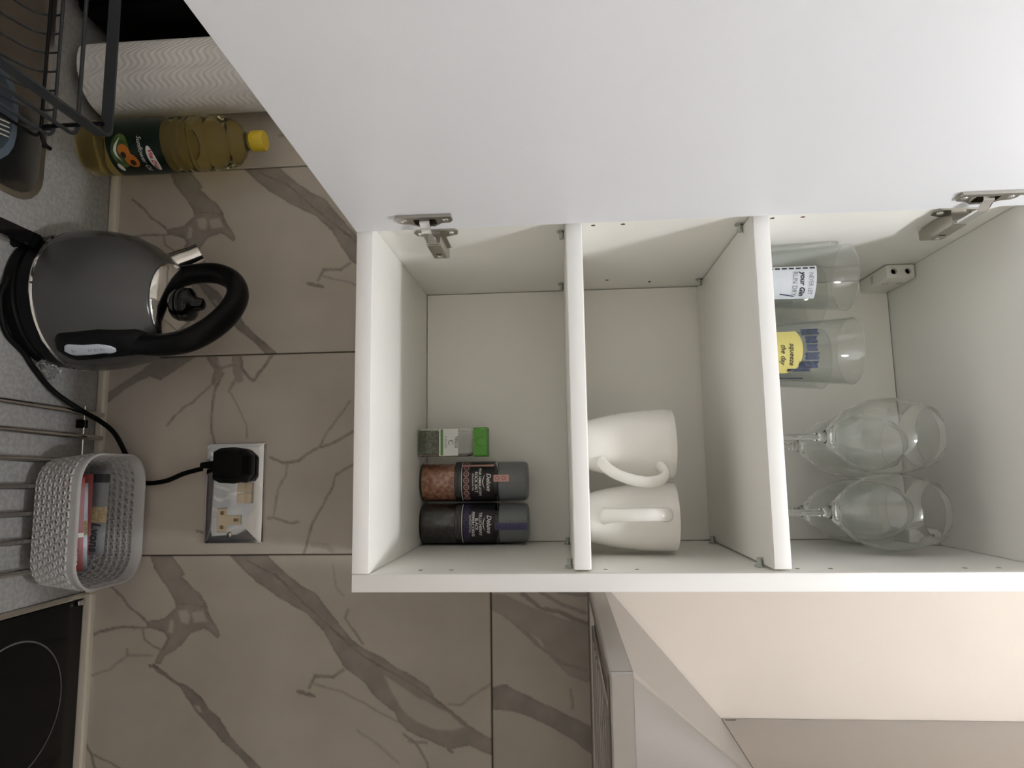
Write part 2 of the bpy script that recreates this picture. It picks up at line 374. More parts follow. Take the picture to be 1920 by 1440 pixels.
# ------------------------------------------------------------------ worktop with sink cut-out
SX0, SX1, SY0, SY1 = -1.02, -.492, -.52, -.152
WX1 = .050
wt = B()
cutl = rrect(SX0, SX1, SY0, SY1, .04, 6); outl = [(XL, -.60), (WX1, -.60), (WX1, -.0005), (XL, -.0005)]
sides = {}
for z in (CZ-.038, CZ):
    ed = []
    for key, L_ in (('o', outl), ('c', cutl)):
        V_ = [wt.verts.new((a, b, z)) for a, b in L_]; sides[key, z] = V_
        ed += [wt.edges.new((V_[k], V_[(k+1) % len(V_)])) for k in range(len(V_))]
    bmesh.ops.triangle_fill(wt, use_beauty=True, use_dissolve=False, edges=ed)
for key in 'oc':
    A_, C_ = sides[key, CZ-.038], sides[key, CZ]
    for k in range(len(A_)): wt.faces.new((A_[k], A_[(k+1) % len(A_)], C_[(k+1) % len(A_)], C_[k]))
tag(bmobj('worktop', wt, count), 'grey speckled laminate kitchen worktop running along the tiled wall', 'worktop')
et = box('edge_strip', WX1+.0005, WX1+.0085, -.60, -.010, CZ-.036, CZ+.003, steel2, None, .001)
tag(et, 'thin steel edging strip between grey worktop and black hob', 'trim strip')

# sink basin
sk = thing('sink', ((SX0+SX1)/2, (SY0+SY1)/2, -.19), 'stainless steel sink basin with rounded corners under the wire dish rack', 'sink')
def loop_shell(bm, loops):
    R = [[bm.verts.new(p) for p in L] for L in loops]; n = len(R[0])
    for A, C in zip(R, R[1:]):
        for i in range(n): bm.faces.new((A[i], A[(i+1) % n], C[(i+1) % n], C[i]))
    return R
bm = B()
def rl(x0, x1, y0, y1, r, z): return [(a, b, z) for a, b in rrect(x0, x1, y0, y1, r)]
L = loop_shell(bm, [rl(SX0-.008, SX1+.008, SY0-.008, SY1+.008, .045, CZ+.0002), rl(SX0-.008, SX1+.008, SY0-.008, SY1+.008, .045, CZ+.0016), rl(SX0, SX1, SY0, SY1, .04, CZ+.0016), rl(SX0+.004, SX1-.004, SY0+.004, SY1-.004, .04, CZ-.012),
   rl(SX0+.012, SX1-.012, SY0+.012, SY1-.012, .045, -.16), rl(SX0+.04, SX1-.04, SY0+.04, SY1-.04, .05, -.185)])
bm.faces.new(L[-1])
bmobj('basin', bm, mat('sink_steel', (.46, .43, .39), .35, 1., bump=.05, bscale=80), sk, .7)
lathe('drain', [(0, 0), (.035, 0), (.038, .002), (.03, .004), (0, .003)], -.75, -.33, -.1855, steel2, sk, 24)

# base cabinets under the worktop and cooker under the hob (outside the frame, they carry the things above)
bc = thing('base_cabinet', (-.6, -.3, ZF), 'white base cabinet run carrying the grey worktop', 'cabinet')
for x in (XL+.012, -.455, .012):
    box('side_panel', x, x+.018, -.56, -.02, ZF+.1, CZ-.038, white, bc)
box('bottom_panel', XL+.03, .012, -.56, -.02, ZF+.1, ZF+.118, white, bc)
box('plinth', XL+.012, .03, -.51, -.495, ZF, ZF+.1, white, bc)
for a, b in ((XL+.014, -.86), (-.856, -.45), (-.446, .030)):
    d = box('door', a, b, -.579, -.561, ZF+.105, CZ-.045, doorw, bc, .001)
    box('handle', b-.05, b-.04, -.605, -.58, -.25, -.10, steel2, d, .003)
ck = thing('cooker', (.36, -.3, ZF), 'built-under cooker with black ceramic glass hob beside the grey worktop', 'cooker')
HX0, HX1 = WX1+.0095, .66
box('body', HX0, HX1, -.56, -.03, ZF, CZ-.03, mat('cooker_enamel', (.05, .05, .05), .4), ck)
od = box('oven_door', HX0+.005, HX1-.005, -.585, -.561, ZF+.15, -.14, blackg, ck, .003)
tube('handle', [(HX0+.05, -.61, -.19), (HX1-.05, -.61, -.19)], .008, steel2, od)
hg = box('hob_glass', HX0, HX1, -.585, -.0105, CZ-.029, CZ+.002, mat('black_ceramic_glass', (.003, .003, .0032), .15, spec=.16), ck, .0015)
ringm = mat('grey_hob_print', (.10, .10, .10), .3)
def ring(cx, cy, r, w_, z, n=64):
    bm = B(); A = [(bm.verts.new((cx+(r-w_/2)*math.cos(2*PI*i/n), cy+(r-w_/2)*math.sin(2*PI*i/n), z)), bm.verts.new((cx+(r+w_/2)*math.cos(2*PI*i/n), cy+(r+w_/2)*math.sin(2*PI*i/n), z))) for i in range(n)]
    for i in range(n): bm.faces.new((A[i][0], A[i][1], A[(i+1) % n][1], A[(i+1) % n][0]))
    return bm
for cx, cy, r in ((.180, -.132, .087), (.48, -.15, .075), (.19, -.41, .075), (.48, -.42, .095)):
    bmobj('cooking_zone', ring(cx, cy, r, .0022, CZ+.0023), ringm, hg)
box('corner_cap', HX0+.001, HX0+.008, -.026, -.014, CZ+.002, CZ+.0065, chrome, hg, .002)

# ------------------------------------------------------------------ wall cabinet
T = .018; CW = .40; FR = -.300; BK = -.0095; ZB = .4995; ZTOP = 1.2025
S1, S2 = .7225, .9157
cb = thing('wall_cabinet', (-.2, -.15, ZB), 'white open wall cabinet with two inner shelves, door swung wide', 'cabinet')
def edged(name, x0, x1, y0, y1, z0, z1, parent, bev=.0008):
    return box(name, x0, x1, y0, y1, z0, z1, white, parent, bev, 2)
panel_r = edged('side_panel', -T, 0, FR, -.0006, ZB+.0002, ZTOP, cb)
panel_l = edged('side_panel', -CW, -CW+T, FR, -.0006, ZB+.0002, ZTOP, cb)
edged('bottom_panel', -CW+T+.0002, -T-.0002, FR, -.0006, ZB, ZB+T, cb)
edged('top_panel', -CW+T+.0002, -T-.0002, FR, -.0006, ZTOP-T, ZTOP, cb)
box('back_panel', -CW+T+.0009, -T-.0009, BK, BK+.006, ZB+T+.0009, ZTOP-T-.0010, mat('cabinet_back_board', (.88, .86, .81), .5, bump=.04, bscale=700), cb)
for zs, y0 in ((S1, -.2955), (S2, -.2960)):
    sh = edged('shelf', -CW+T+.0018, -T-.0022, y0, BK-.0015, zs, zs+T, cb, .0018)
    box('edge_band', -CW+T+.0025, -T-.003, y0-.0006, y0+.0002, zs+.0012, zs+T-.0012, edgew, sh, .0003)
box('edge_band', -T+.0004, -.0004, FR-.0006, FR+.0002, ZB+.0006, ZTOP-.0006, edgew, cb, .0002)
box('edge_band', -CW+T+.0006, -T-.0002, FR-.0006, FR+.0002, ZB+.0006, ZB+T-.0006, edgew, cb, .0002)
box('edge_band', -CW+T+.0006, -T-.0002, FR-.0006, FR+.0002, ZTOP-T+.0006, ZTOP-.0006, edgew, cb, .0002)
pinm = mat('shelf_pin_steel', (.50, .53, .50), .25, 1.)
for zs in (S1, S2):
    for y in (-.048, -.262):
        for sx, xw in ((1, -CW+T), (-1, -T)):
            bm = B(); t = bmesh.new(); bmesh.ops.create_cone(t, cap_ends=True, segments=14, radius1=.0028, radius2=.0028, depth=.010)
            merge(bm, t, Matrix.Translation((xw+sx*.0045, y, zs-.0032)) @ Matrix.Rotation(PI/2, 4, 'Y'))
            t = bmesh.new(); bmesh.ops.create_cone(t, cap_ends=True, segments=14, radius1=.0045, radius2=.0045, depth=.0016)
            merge(bm, t, Matrix.Translation((xw+sx*.0012, y, zs-.0040)) @ Matrix.Rotation(PI/2, 4, 'Y'))
            bmobj('shelf_pin', bm, pinm, cb, .6)
holes = [(1, -CW+T, -.2745, z) for z in (.7535, .7856, .9435, .9751)]+[(1, -CW+T, -.0575, .783)]
holes += [(-1, -T, -.2745, z) for z in (.5647, .5968, .7552, .7870, .9454, .9775, 1.1052, 1.1372)]
for side, pan in ((1, panel_l), (-1, panel_r)):
    bm = B()
    for sx, xw, y, z in holes:
        if sx == side: add_cyl(bm, .0025, .020, Matrix.Translation((xw, y, z)) @ Matrix.Rotation(PI/2, 4, 'Y'), 12)
    if side == 1: add_box(bm, -CW+T-.010, -CW+T+.005, -.046, -.038, .8425, .8455)
    cut(pan, bm, mat('raw_chipboard', (.30, .20, .11), .9, var=.4, vscale=400))
# hanging brackets in the upper back corners
def bracket(x0, x1, sgn):
    br = box('hanging_bracket', x0, x1, -.088, BK-.0005, 1.1465, ZTOP-T-.0008, mat('white_bracket_plastic', (.74, .72, .67), .4), cb, .0025)
    bmc = B(); add_box(bmc, min(x0, x1)+.004, max(x0, x1)-.004, -.05, -.042, 1.1400, 1.1560)
    for z in (1.1565, 1.1745):
        xf = (x1 if sgn > 0 else x0)
        for mt4, mt5 in ((Matrix.Translation((xf+sgn*.0001, -.062, z)) @ Matrix.Rotation(PI/2, 4, 'Y'), Matrix.Translation((xf-sgn*.0036, -.062, z)) @ Matrix.Rotation(PI/2, 4, 'Y')),
                         (Matrix.Translation(((x0+x1)/2, -.0881, z)) @ Matrix.Rotation(PI/2, 4, 'X'), Matrix.Translation(((x0+x1)/2, -.0836, z)) @ Matrix.Rotation(PI/2, 4, 'X'))):
            add_cyl(bmc, .0040, .0080, mt4, 16)
            bm = B(); t = bmesh.new(); bmesh.ops.create_cone(t, cap_ends=True, segments=12, radius1=.0036, radius2=.0036, depth=.0010); merge(bm, t, mt5); bmobj('screw', bm, screw, br)
    cut(br, bmc)
bracket(-CW+T+.0004, -CW+T+.0195, 1)
bracket(-T-.0195, -T-.0004, -1)
# door, opened a little past square
HXD, HYD = -.3745, -.3022
dd = Vector((-.0575, -.9983, 0)); dn = Vector((.9983, -.0575, 0))
def DP(s, n, z): return Vector((HXD, HYD, 0))+dd*s+dn*n+Vector((0, 0, z))
door = B(); t = bmesh.new(); bmesh.ops.create_cube(t, size=1)
for v in t.verts: v.co = Vector(((v.co.x+.5)*.396, (v.co.y-.5)*.018, ZB+.0003+(v.co.z+.5)*(ZTOP-ZB+.014)))
bmesh.ops.bevel(t, geom=t.edges[:], offset=.0008, segments=2, affect='EDGES')
for v in t.verts: v.co = DP(v.co.x, v.co.y, v.co.z)
merge(door, t)
dr = bmobj('door', door, doorw, cb, .6)
# concealed hinges
def hinge(zc):
    pl = [(.0375, -.0285), (.0375, .0285), (.025, .0285), (.0205, .0255), (.0195, .0165), (.0125, .0085), (.0125, -.0085), (.0195, -.0165), (.0205, -.0255), (.025, -.0285)]
    h = prism('hinge', pl, lambda s, z: DP(s, .0003, zc+z), lambda s, z: DP(s, .0022, zc+z), nickel, cb)
    prism('raised_rim', [(.0335, -.0285), (.0335, .0285), (.0385, .0285), (.0385, -.0285)], lambda s, z: DP(s, .0023, zc+z), lambda s, z: DP(s, .0040, zc+z), nickel, h)
    cupp = rrect(.0165, .0325, -.0115, .0115, .004)
    for ob_ in (h, dr):
        bm = B(); add_prism(bm, cupp, lambda s, z: DP(s, -.0110, zc+z), lambda s, z: DP(s, .0060, zc+z)); cut(ob_, bm)
    bm = B(); shr = [((a-.0245)*.985+.0245, b*.985) for a, b in cupp]
    LC = loop_shell(bm, [[DP(a, n_, zc+b) for a, b in shr] for n_ in (.0020, -.0105)]); bm.faces.new(LC[-1]); bmobj('cup', bm, nickel, h)
    for dz in (-.0215, .0215):
        bm = B(); t = bmesh.new(); bmesh.ops.create_uvsphere(t, u_segments=12, v_segments=8, radius=.0035)
        merge(bm, t, Matrix.Translation(DP(.0270, .0018, zc+dz)) @ Matrix.Diagonal((.45, 1, 1, 1))); bmobj('screw', bm, chrome, h, 3.14)
    # link from the cup over to the arm
    bm = B(); path = [DP(.0285, -.004, zc), DP(.0265, .0055, zc), DP(.016, .0115, zc), Vector((-.3640, -.290, zc)), Vector((-.3655, -.276, zc))]
    P = path
    lv = []
    for p_ in P: lv.append([bm.verts.new(p_+Vector((0, 0, dz))) for dz in (-.0052, .0052)])
    lw = []
    off = [dd*.0025, dd*.0022, Vector((-.0018, -.0012, 0)), Vector((-.0025, 0, 0)), Vector((-.0025, 0, 0))]
    for p_, q in zip(P, off): lw.append([bm.verts.new(p_+q+Vector((0, 0, dz))) for dz in (-.0052, .0052)])
    for i in range(len(P)-1):
        bm.faces.new((lv[i][0], lv[i][1], lv[i+1][1], lv[i+1][0])); bm.faces.new((lw[i][0], lw[i+1][0], lw[i+1][1], lw[i][1]))
        for k in (0, 1): bm.faces.new((lv[i][k], lv[i+1][k], lw[i+1][k], lw[i][k]))
    bm.faces.new((lv[0][0], lw[0][0], lw[0][1], lv[0][1])); bm.faces.new((lv[-1][0], lv[-1][1], lw[-1][1], lw[-1][0]))
    bmobj('hinge_link', bm, chrome, h)
    # arm body on the side panel and its cross-shaped mounting plate
    X0 = -CW+T
    arm = prism('hinge_arm', [(-.283, 0.), (-.283, .0135), (-.280, .0155), (-.236, .0155), (-.222, .0115), (-.219, .0095), (-.219, 0.)], lambda y, n: Vector((X0+.0022+n, y, zc-.0075)), lambda y, n: Vector((X0+.0022+n, y, zc+.0075)), nickel, h)
    prism('mounting_plate', [(-.284, -.0075), (-.2835, -.021), (-.278, -.0245), (-.269, -.0225), (-.263, -.0085), (-.224, -.0085), (-.224, .0085), (-.263, .0085), (-.269, .0225), (-.278, .0245), (-.2835, .021), (-.284, .0075)],
          lambda y, z: Vector((X0+.0002, y, zc+.002+z)), lambda y, z: Vector((X0+.0022, y, zc+.002+z)), nickel, h)
    for dz in (-.0165, .0165):
        bm = B(); t = bmesh.new(); bmesh.ops.create_uvsphere(t, u_segments=12, v_segments=8, radius=.0038)
        merge(bm, t, Matrix.Translation((X0+.0022, -.2755, zc+.002+dz)) @ Matrix.Diagonal((.55, 1, 1, 1))); bmobj('screw', bm, chrome, h, 3.14)
    bm = B(); t = bmesh.new(); bmesh.ops.create_uvsphere(t, u_segments=12, v_segments=8, radius=.0032)
    merge(bm, t, Matrix.Translation((X0+.0172, -.240, zc)) @ Matrix.Diagonal((.5, 1, 1, 1))); bmobj('screw', bm, chrome, h, 3.14)
    bm = B(); add_box(bm, X0+.0100, X0+.0300, -.2515, -.2490, zc-.0035, zc+.0035); cut(arm, bm)
hinge(.5795); hinge(1.1290)

# ------------------------------------------------------------------ cooker hood
HX, HD, HZ0, HZ1 = .037, .43, .7450, .7645
HW = .60; CHX0, CHX1, CHD, CHZ = .2198, .2198+.235, .20, .9215
hd = thing('cooker_hood', (HX+HW/2, -.2, HZ0), 'brushed steel pyramid chimney cooker hood on the cream wall', 'cooker hood')
bm = B()      # lip: a rim frame, open underneath
o0 = [(HX, -.0006), (HX+HW, -.0006), (HX+HW, -HD), (HX, -HD)]
def inset(d): return [(HX+d, -.0006-d), (HX+HW-d, -.0006-d), (HX+HW-d, -HD+d), (HX+d, -HD+d)]
loop_shell(bm, [[(a, b, HZ0+.010) for a, b in inset(.016)], [(a, b, HZ0) for a, b in inset(.014)], [(a, b, HZ0) for a, b in o0], [(a, b, HZ1) for a, b in o0]])
lip = bmobj('canopy_lip', bm, steel, hd)
bv = lip.modifiers.new('soft_edge', 'BEVEL'); bv.width = .003; bv.segments = 3; bv.limit_method = 'ANGLE'
bm = B()
c0 = [(CHX0, -.0006), (CHX1, -.0006), (CHX1, -CHD), (CHX0, -CHD)]
loop_shell(bm, [[(a, b, HZ1+.0002) for a, b in o0], [(a, b, CHZ) for a, b in c0]])
cn = bmobj('canopy_slope', bm, steel, hd); bv = cn.modifiers.new('soft_edge', 'BEVEL'); bv.width = .003; bv.segments = 3; bv.limit_method = 'ANGLE'
bm = B(); add_box(bm, CHX0, CHX1, -CHD, -.0006, CHZ+.0005, ZC-.001, .001, 2); ch = bmobj('chimney', bm, steel, hd, .6)
bm = B(); add_box(bm, CHX0-.005, CHX0+.030, -.0085, -.0055, CHZ+.004, CHZ+.018); cut(ch, bm)
box('underside', HX+.016, HX+HW-.016, -HD+.016, -.0166, HZ0+.008, HZ0+.012, mat('hood_underside', (.25, .23, .21), .35, .8), hd)
for i in range(2):
    f_ = box('grease_filter', HX+.05+i*.26, HX+.29+i*.26, -HD+.05, -.05, HZ0+.003, HZ0+.0078, steel2, hd, .001)
    for j in range(8): box('filter_slat', HX+.06+i*.26, HX+.28+i*.26, -HD+.065+j*.038, -HD+.08+j*.038, HZ0+.0022, HZ0+.0029, steel, f_)

# ------------------------------------------------------------------ kettle
KX, KY = -.362, -.108
A30 = math.radians(-30); kd = Vector((math.cos(A30), math.sin(A30), 0))
kt = thing('kettle', (KX, KY, CZ), 'matt grey dome kettle with black loop handle and chrome lid', 'kettle')
greym = mat('matt_grey_enamel', (.052, .052, .052), .24, bump=.02, bscale=900)
def ksh(z):
    t = max(0, min(1, (z-.11)/.075)); t = t*t; return (kd.x*.012*t, kd.y*.012*t)
lathe('power_base', [(0, .0), (.088, .0), (.091, .003), (.091, .016), (.088, .019), (0, .019)], KX, KY, CZ, blackm, kt, 64)
lathe('skirt', [(0, .0195), (.086, .0195), (.093, .024), (.0945, .043), (0, .043)], KX, KY, CZ, black, kt, 64)
lathe('chrome_ring', [(.090, .0432), (.0965, .0432), (.0975, .0455), (.0965, .048), (.090, .048)], KX, KY, CZ, chrome, kt, 64)
prof = [(.096, .0482), (.0972, .055), (.0970, .075), (.0945, .100), (.0885, .126), (.0785, .149), (.0680, .166), (.0600, .1765), (.0575, .1795), (.0560, .1798), (.0, .1790)]
lathe('body', prof, KX, KY, CZ, greym, kt, 72, .9, ksh)
lx, ly = KX+kd.x*.012, KY+kd.y*.012
lathe('lid', [(0, .1792), (.0555, .1800), (.0565, .1815), (.0555, .183), (.048, .1865), (.034, .1905), (.018, .193), (0, .1935)], lx, ly, CZ, chrome, kt, 64, .9)
kn = lathe('lid_knob', [(0, .1937), (.0225, .1935), (.0235, .197), (.0225, .205), (.016, .2095), (.0095, .213), (.0090, .218), (.0075, .2225), (.004, .2245), (0, .225)], lx, ly, CZ, blackg, kt, 32, 1.2)
def kp(r, z, side=0.): 
    q = Vector((KX, KY, CZ+z))+kd*r; return q+Vector((-kd.y, kd.x, 0))*side
# spout at the side away from the handle
bm = B(); add_tube(bm, [kp(-.060, .138), kp(-.078, .162), kp(-.086, .176), kp(-.093, .186)], [.019, .0165, .0155, .0155], 24, None, True)
bmobj('spout', bm, steel2, kt, .8)
hp = catmull([kp(.082, .152), kp(.084, .172), kp(.0840, .198), kp(.076, .226), (kp(.055, .250)), kp(.026, .265), kp(-.004, .267), kp(-.030, .254), kp(-.046, .230), kp(-.050, .206), kp(-.048, .186), kp(-.046, .168)], 6)
n_ = len(hp); rr = []
for i in range(n_):
    t = i/(n_-1); rr.append((.0150+.0030*math.sin(PI*min(1, t*1.2)), .0125+.0015*math.sin(PI*t)))
tube('handle', hp, rr, black, kt, 18, side=(-kd.y, kd.x, 0))
# black grip column with the water window, lying on the body
def bodyr(z):
    for (r0, z0), (r1, z1) in zip(prof, prof[1:]):
        if z0 <= z <= z1: return r0+(r1-r0)*(z-z0)/(z1-z0)
    return prof[0][0]
def kbody(a, z, off):
    r = bodyr(z)+off; dx, dy = ksh(z); a = a-.13*(1-max(0, (z-.12)/.06)); return Vector((KX+dx+r*math.cos(A30+a), KY+dy+r*math.sin(A30+a), CZ+z))
def strip(bm, z0, z1, halfw, off, nz=36, na=12, base=-.004):
    rows = []
    for i in range(nz+1):
        t = i/nz; z = z0+(z1-z0)*t; h = halfw(t)
        rows.append([bm.verts.new(kbody(-h+2*h*j/na, z, off(t)*(1-(2*j/na-1)**4*.75)+base*((2*j/na-1)**4 > .9))) for j in range(na+1)])
    for A_, C_ in zip(rows, rows[1:]):
        for j in range(na): bm.faces.new((A_[j], A_[j+1], C_[j+1], C_[j]))
    return rows
def capw(t, w0, w1, e=.12):
    w_ = w0+(w1-w0)*t
    if t < e: w_ *= math.sqrt(max(.02, 1-((e-t)/e)**2))
    if t > 1-e: w_ *= math.sqrt(max(.02, 1-((t-1+e)/e)**2))
    return w_
bm = B(); strip(bm, .060, .172, lambda t: capw(t, .265, .250, .12), lambda t: .003+.011*min(1, t*1.3)); grip = bmobj('handle_grip', bm, black, kt, 1.2)
wm = mat('water_window', (.46, .50, .56), .25, coat=.5)
bm = B(); strip(bm, .071, .137, lambda t: capw(t, .135, .125, .17), lambda t: .0045+.0112*min(1, (.071+t*.066-.060)/.112*1.3), 36, 8, 0.); win = bmobj('water_window', bm, wm, grip, 1.2)
for zz in (.082, .104, .112, .120):
    bm = B(); 
    for dz in (0, .003): strip(bm, zz+dz, zz+dz+.0012, lambda t: .045, lambda t, z_=zz: .0052+.0112*min(1, (z_-.060)/.112*1.3), 1, 4, 0.)
    bmobj('level_mark', bm, mat('grey_print', (.18, .2, .23), .5), win)
# kettle lead, plug, socket
RC = .0036
def kb(az, r, z): return Vector((KX+r*math.cos(math.radians(az)), KY+r*math.sin(math.radians(az)), CZ+z))
pts = [kb(-100, .088, .010), kb(-84, .0955, .006), kb(-68, .0975, .0042), kb(-52, .0990, .0042)]
pts += [Vector(onz(45, 662, CZ+.0042)), Vector(onz(65, 692, CZ+.0045)), Vector(onz(100, 733, CZ+.008)), Vector(onz(150, 768, CZ+.022)), Vector(onz(188, 790, CZ+.03))]
pts += [Vector(onwall(214, 812, -.020)), Vector(onwall(234, 848, -.010)), Vector(onwall(250, 885, -.0065)), Vector(onwall(270, 905, -.008)), Vector(onwall(310, 902, -.012)), Vector(onwall(345, 888, -.018)), Vector(onwall(378, 879, -.026))]
tube('lead', catmull(pts, 8), RC, blackm, kt, 10)
tie = thing('cable_tie', tuple(pts[5]), 'crumpled clear plastic tie on the black lead beside the kettle', 'cable tie')
cl = mat('clear_plastic', (.93, .94, .94), .08, trans=.92, ior=1.4)
bm = B(); cc = pts[5]+Vector((-.004, .012, .0060))
t = bmesh.new(); bmesh.ops.create_cube(t, size=1); bmesh.ops.subdivide_edges(t, edges=t.edges[:], cuts=3, use_grid_fill=True)
for v in t.verts:
    r_ = random.uniform(.8, 1.15); v.co = Vector((v.co.x*.030*r_, v.co.y*.019*r_, v.co.z*.011*r_+.004))
merge(bm, t, Matrix.Translation(cc) @ Matrix.Rotation(.9, 4, 'Z'))
bmobj('wrap', bm, cl, tie)

SXc, SZc = -.0915, .2282; SWd, SHt = .1475, .0895
so = thing('wall_socket', (SXc, 0, SZc), 'chrome double wall socket with cream inserts on marble tile', 'socket')
bm = B()
def loopxz(d, y, r): return [(SXc+a, y, SZc+b) for a, b in rrect(-SWd/2+d, SWd/2-d, -SHt/2+d, SHt/2-d, r, 3)]
Ls = loop_shell(bm, [loopxz(0, -.0004, .003), loopxz(0, -.0055, .003), loopxz(.0012, -.0075, .003), loopxz(.0068, -.0092, .002)]); bm.faces.new(Ls[-1]); bm.faces.new(Ls[0][::-1])
plate = bmobj('face_plate', bm, mat('socket_chrome', (.74, .75, .77), .09, 1.), so, .4)
cream = mat('cream_plastic', (.62, .52, .38), .4)
FY = -.0094
def fp(dx, dz, y): return Vector((SXc+dx, y, SZc+dz))
def boxf(name, dx0, dx1, dz0, dz1, y0, y1, mt, parent, bev=0.): return box(name, SXc+dx0, SXc+dx1, y0, y1, SZc+dz0, SZc+dz1, mt, parent, bev)
# rocker switches in the middle
bmc = B(); add_box(bmc, SXc-.0153, SXc+.0156, -.02, -.0012, SZc+.0072, SZc+.0298)
Tp = [(-.0170, -.0185), (.0170, -.0185), (.0170, -.0045), (.0065, -.0045), (.0065, .0175), (-.0065, .0175), (-.0065, -.0045), (-.0170, -.0045)]
TX_ = .0395
add_prism(bmc, [(a*1.04+TX_, b*1.03-.0045) for a, b in Tp], lambda a, b: fp(a, b, -.0012), lambda a, b: fp(a, b, -.02))
cut(plate, bmc)
for dx in (-.0145, .0008):
    prism('rocker', [(.0080, -.0075), (.0080, .0042), (.0185, .0022), (.0290, .0034), (.0290, -.0075)], lambda z, n, d=dx: fp(d, z, FY-.0007-n), lambda z, n, d=dx: fp(d+.0140, z, FY-.0007-n), cream, plate)
ins = prism('socket_insert', [(a+TX_, b-.0045) for a, b in Tp], lambda a, b: fp(a, b, -.0014), lambda a, b: fp(a, b, FY-.0010), cream, plate)
bmc = B()
for a0, a1, b0, b1 in ((-.0022, .0022, .0020, .0095), (-.0130, -.0078, -.0185, -.0130), (.0078, .0130, -.0185, -.0130)):
    add_box(bmc, SXc+TX_+a0, SXc+TX_+a1, -.02, -.0020, SZc+b0, SZc+b1)
cut(ins, bmc)
for dx in (-.0603, .0603):
    bm = B(); t = bmesh.new(); bmesh.ops.create_uvsphere(t, u_segments=14, v_segments=8, radius=.0038)
    merge(bm, t, Matrix.Translation(fp(dx, -.004, FY)) @ Matrix.Diagonal((1, .5, 1, 1))); bmobj('fixing_screw', bm, nickel, plate, 3.14)
# plug on the kettle lead
pcx, pcz = -.1320, .2335
pg = []
hexp = [(-.0215, -.0265), (.0215, -.0265), (.0255, -.018), (.0265, .000), (.0235, .018), (.0140, .0275), (-.0140, .0275), (-.0235, .018), (-.0265, .000), (-.0255, -.018)]
bm = B()
Lp = loop_shell(bm, [[(pcx+a*s, y, pcz+b*s) for a, b in hexp] for s, y in ((.98, -.0108), (1., -.0125), (1., -.026), (.93, -.035), (.80, -.042), (.55, -.0445))]); bm.faces.new(Lp[0][::-1]); bm.faces.new(Lp[-1])
plug = bmobj('plug', bm, mat('black_plug_plastic', (.004, .004, .004), .5, spec=.1), kt, .5)
tube('strain_relief', [(pcx-.001, -.027, pcz-.024), (pcx-.001, -.027, pcz-.034), (pcx-.0005, -.0262, pcz-.047)], [.0065, .0058, .0042], blackm, plug, 12)

# ------------------------------------------------------------------ draining rods and basket
rk = thing('drying_rack', (-.09, -.25, CZ), 'row of slim stainless steel rods lying on the worktop under the basket', 'rack')
rz = CZ+.0135
ends = [((0, 750), (203, 783)), ((0, 803), (198, 822)), ((0, 858), (180, 862)), ((0, 912), (180, 905)), ((0, 966), (180, 950)), ((0, 1020), (180, 998)), ((0, 1080), (180, 1045))]
for k, (a, b) in enumerate(ends):
    p0 = onz(*a, rz); xk = p0[0]
    y1 = -.0115
    x1 = xk+.0045
    bm = B(); add_tube(bm, [(xk-.004, -.46, rz), (xk, p0[1], rz), (x1, y1, rz)], .0040, 10); bmobj('rod', bm, steel2, rk, .9)
for y in (-.042, -.44):
    tube('cross_wire', [(-.222, y, rz-.0056), (.012, y, rz-.0056)], .0016, steel2, rk, 8)
    for x in (-.196, .000):
        box('rubber_foot', x-.006, x+.006, y-.007, y+.007, CZ, rz-.0042, blackm, rk, .001)
BX, BY, BZ0, BZ1 = -.0600, -.0885, rz+.0042, CZ+.094
bk = thing('basket', (BX, BY, BZ0), 'light grey woven-look plastic basket of drink sachets on steel rods', 'basket')
bgrey = mat('light_grey_plastic', (.42, .41, .41), .42)
def bper(t, z, off=0.):
    """point on basket perimeter, t in 0..1, rounded rectangle growing with height"""
    k = (z-BZ0)/(BZ1-BZ0); hx = .0800+.0080*k+off; hy = .0515+.0155*k+off; r = .032+.006*k+off
    segs = [(2*(hx-r)), PI/2*r, 2*(hy-r), PI/2*r]*2; Ltot = sum(segs); s = (t % 1)*Ltot
    cx = [(-(hx-r), -hy), None]
    # start at front-left going right
    if s < segs[0]: return Vector((BX-(hx-r)+s, BY-hy, z))
    s -= segs[0]
    if s < segs[1]: a = -PI/2+s/r; return Vector((BX+hx-r+r*math.cos(a), BY-hy+r+r*math.sin(a), z))
    s -= segs[1]
    if s < segs[2]: return Vector((BX+hx, BY-(hy-r)+s, z))
    s -= segs[2]
    if s < segs[3]: a = s/r; return Vector((BX+hx-r+r*math.cos(a), BY+hy-r+r*math.sin(a), z))
    s -= segs[3]
    if s < segs[0]: return Vector((BX+(hx-r)-s, BY+hy, z))
    s -= segs[0]
    if s < segs[1]: a = PI/2+s/r; return Vector((BX-hx+r+r*math.cos(a), BY+hy-r+r*math.sin(a), z))
    s -= segs[1]
    if s < segs[2]: return Vector((BX-hx, BY+(hy-r)-s, z))
    s -= segs[2]
    a = PI+s/r; return Vector((BX-hx+r+r*math.cos(a), BY-hy+r+r*math.sin(a), z))
NC, NR = 50, 7; zt0, zt1 = BZ0+.005, BZ1-.0135
bm = B(); hv = {}
cw = 1/NC; chh = (zt1-zt0)/NR
def wv(t, z, off=0.):
    key = (round((t % 1)*NC*8) % (NC*8), round(z*1e5), round(off*1e5))
    if key not in hv: hv[key] = bm.verts.new(bper(t, z, off))
    return hv[key]
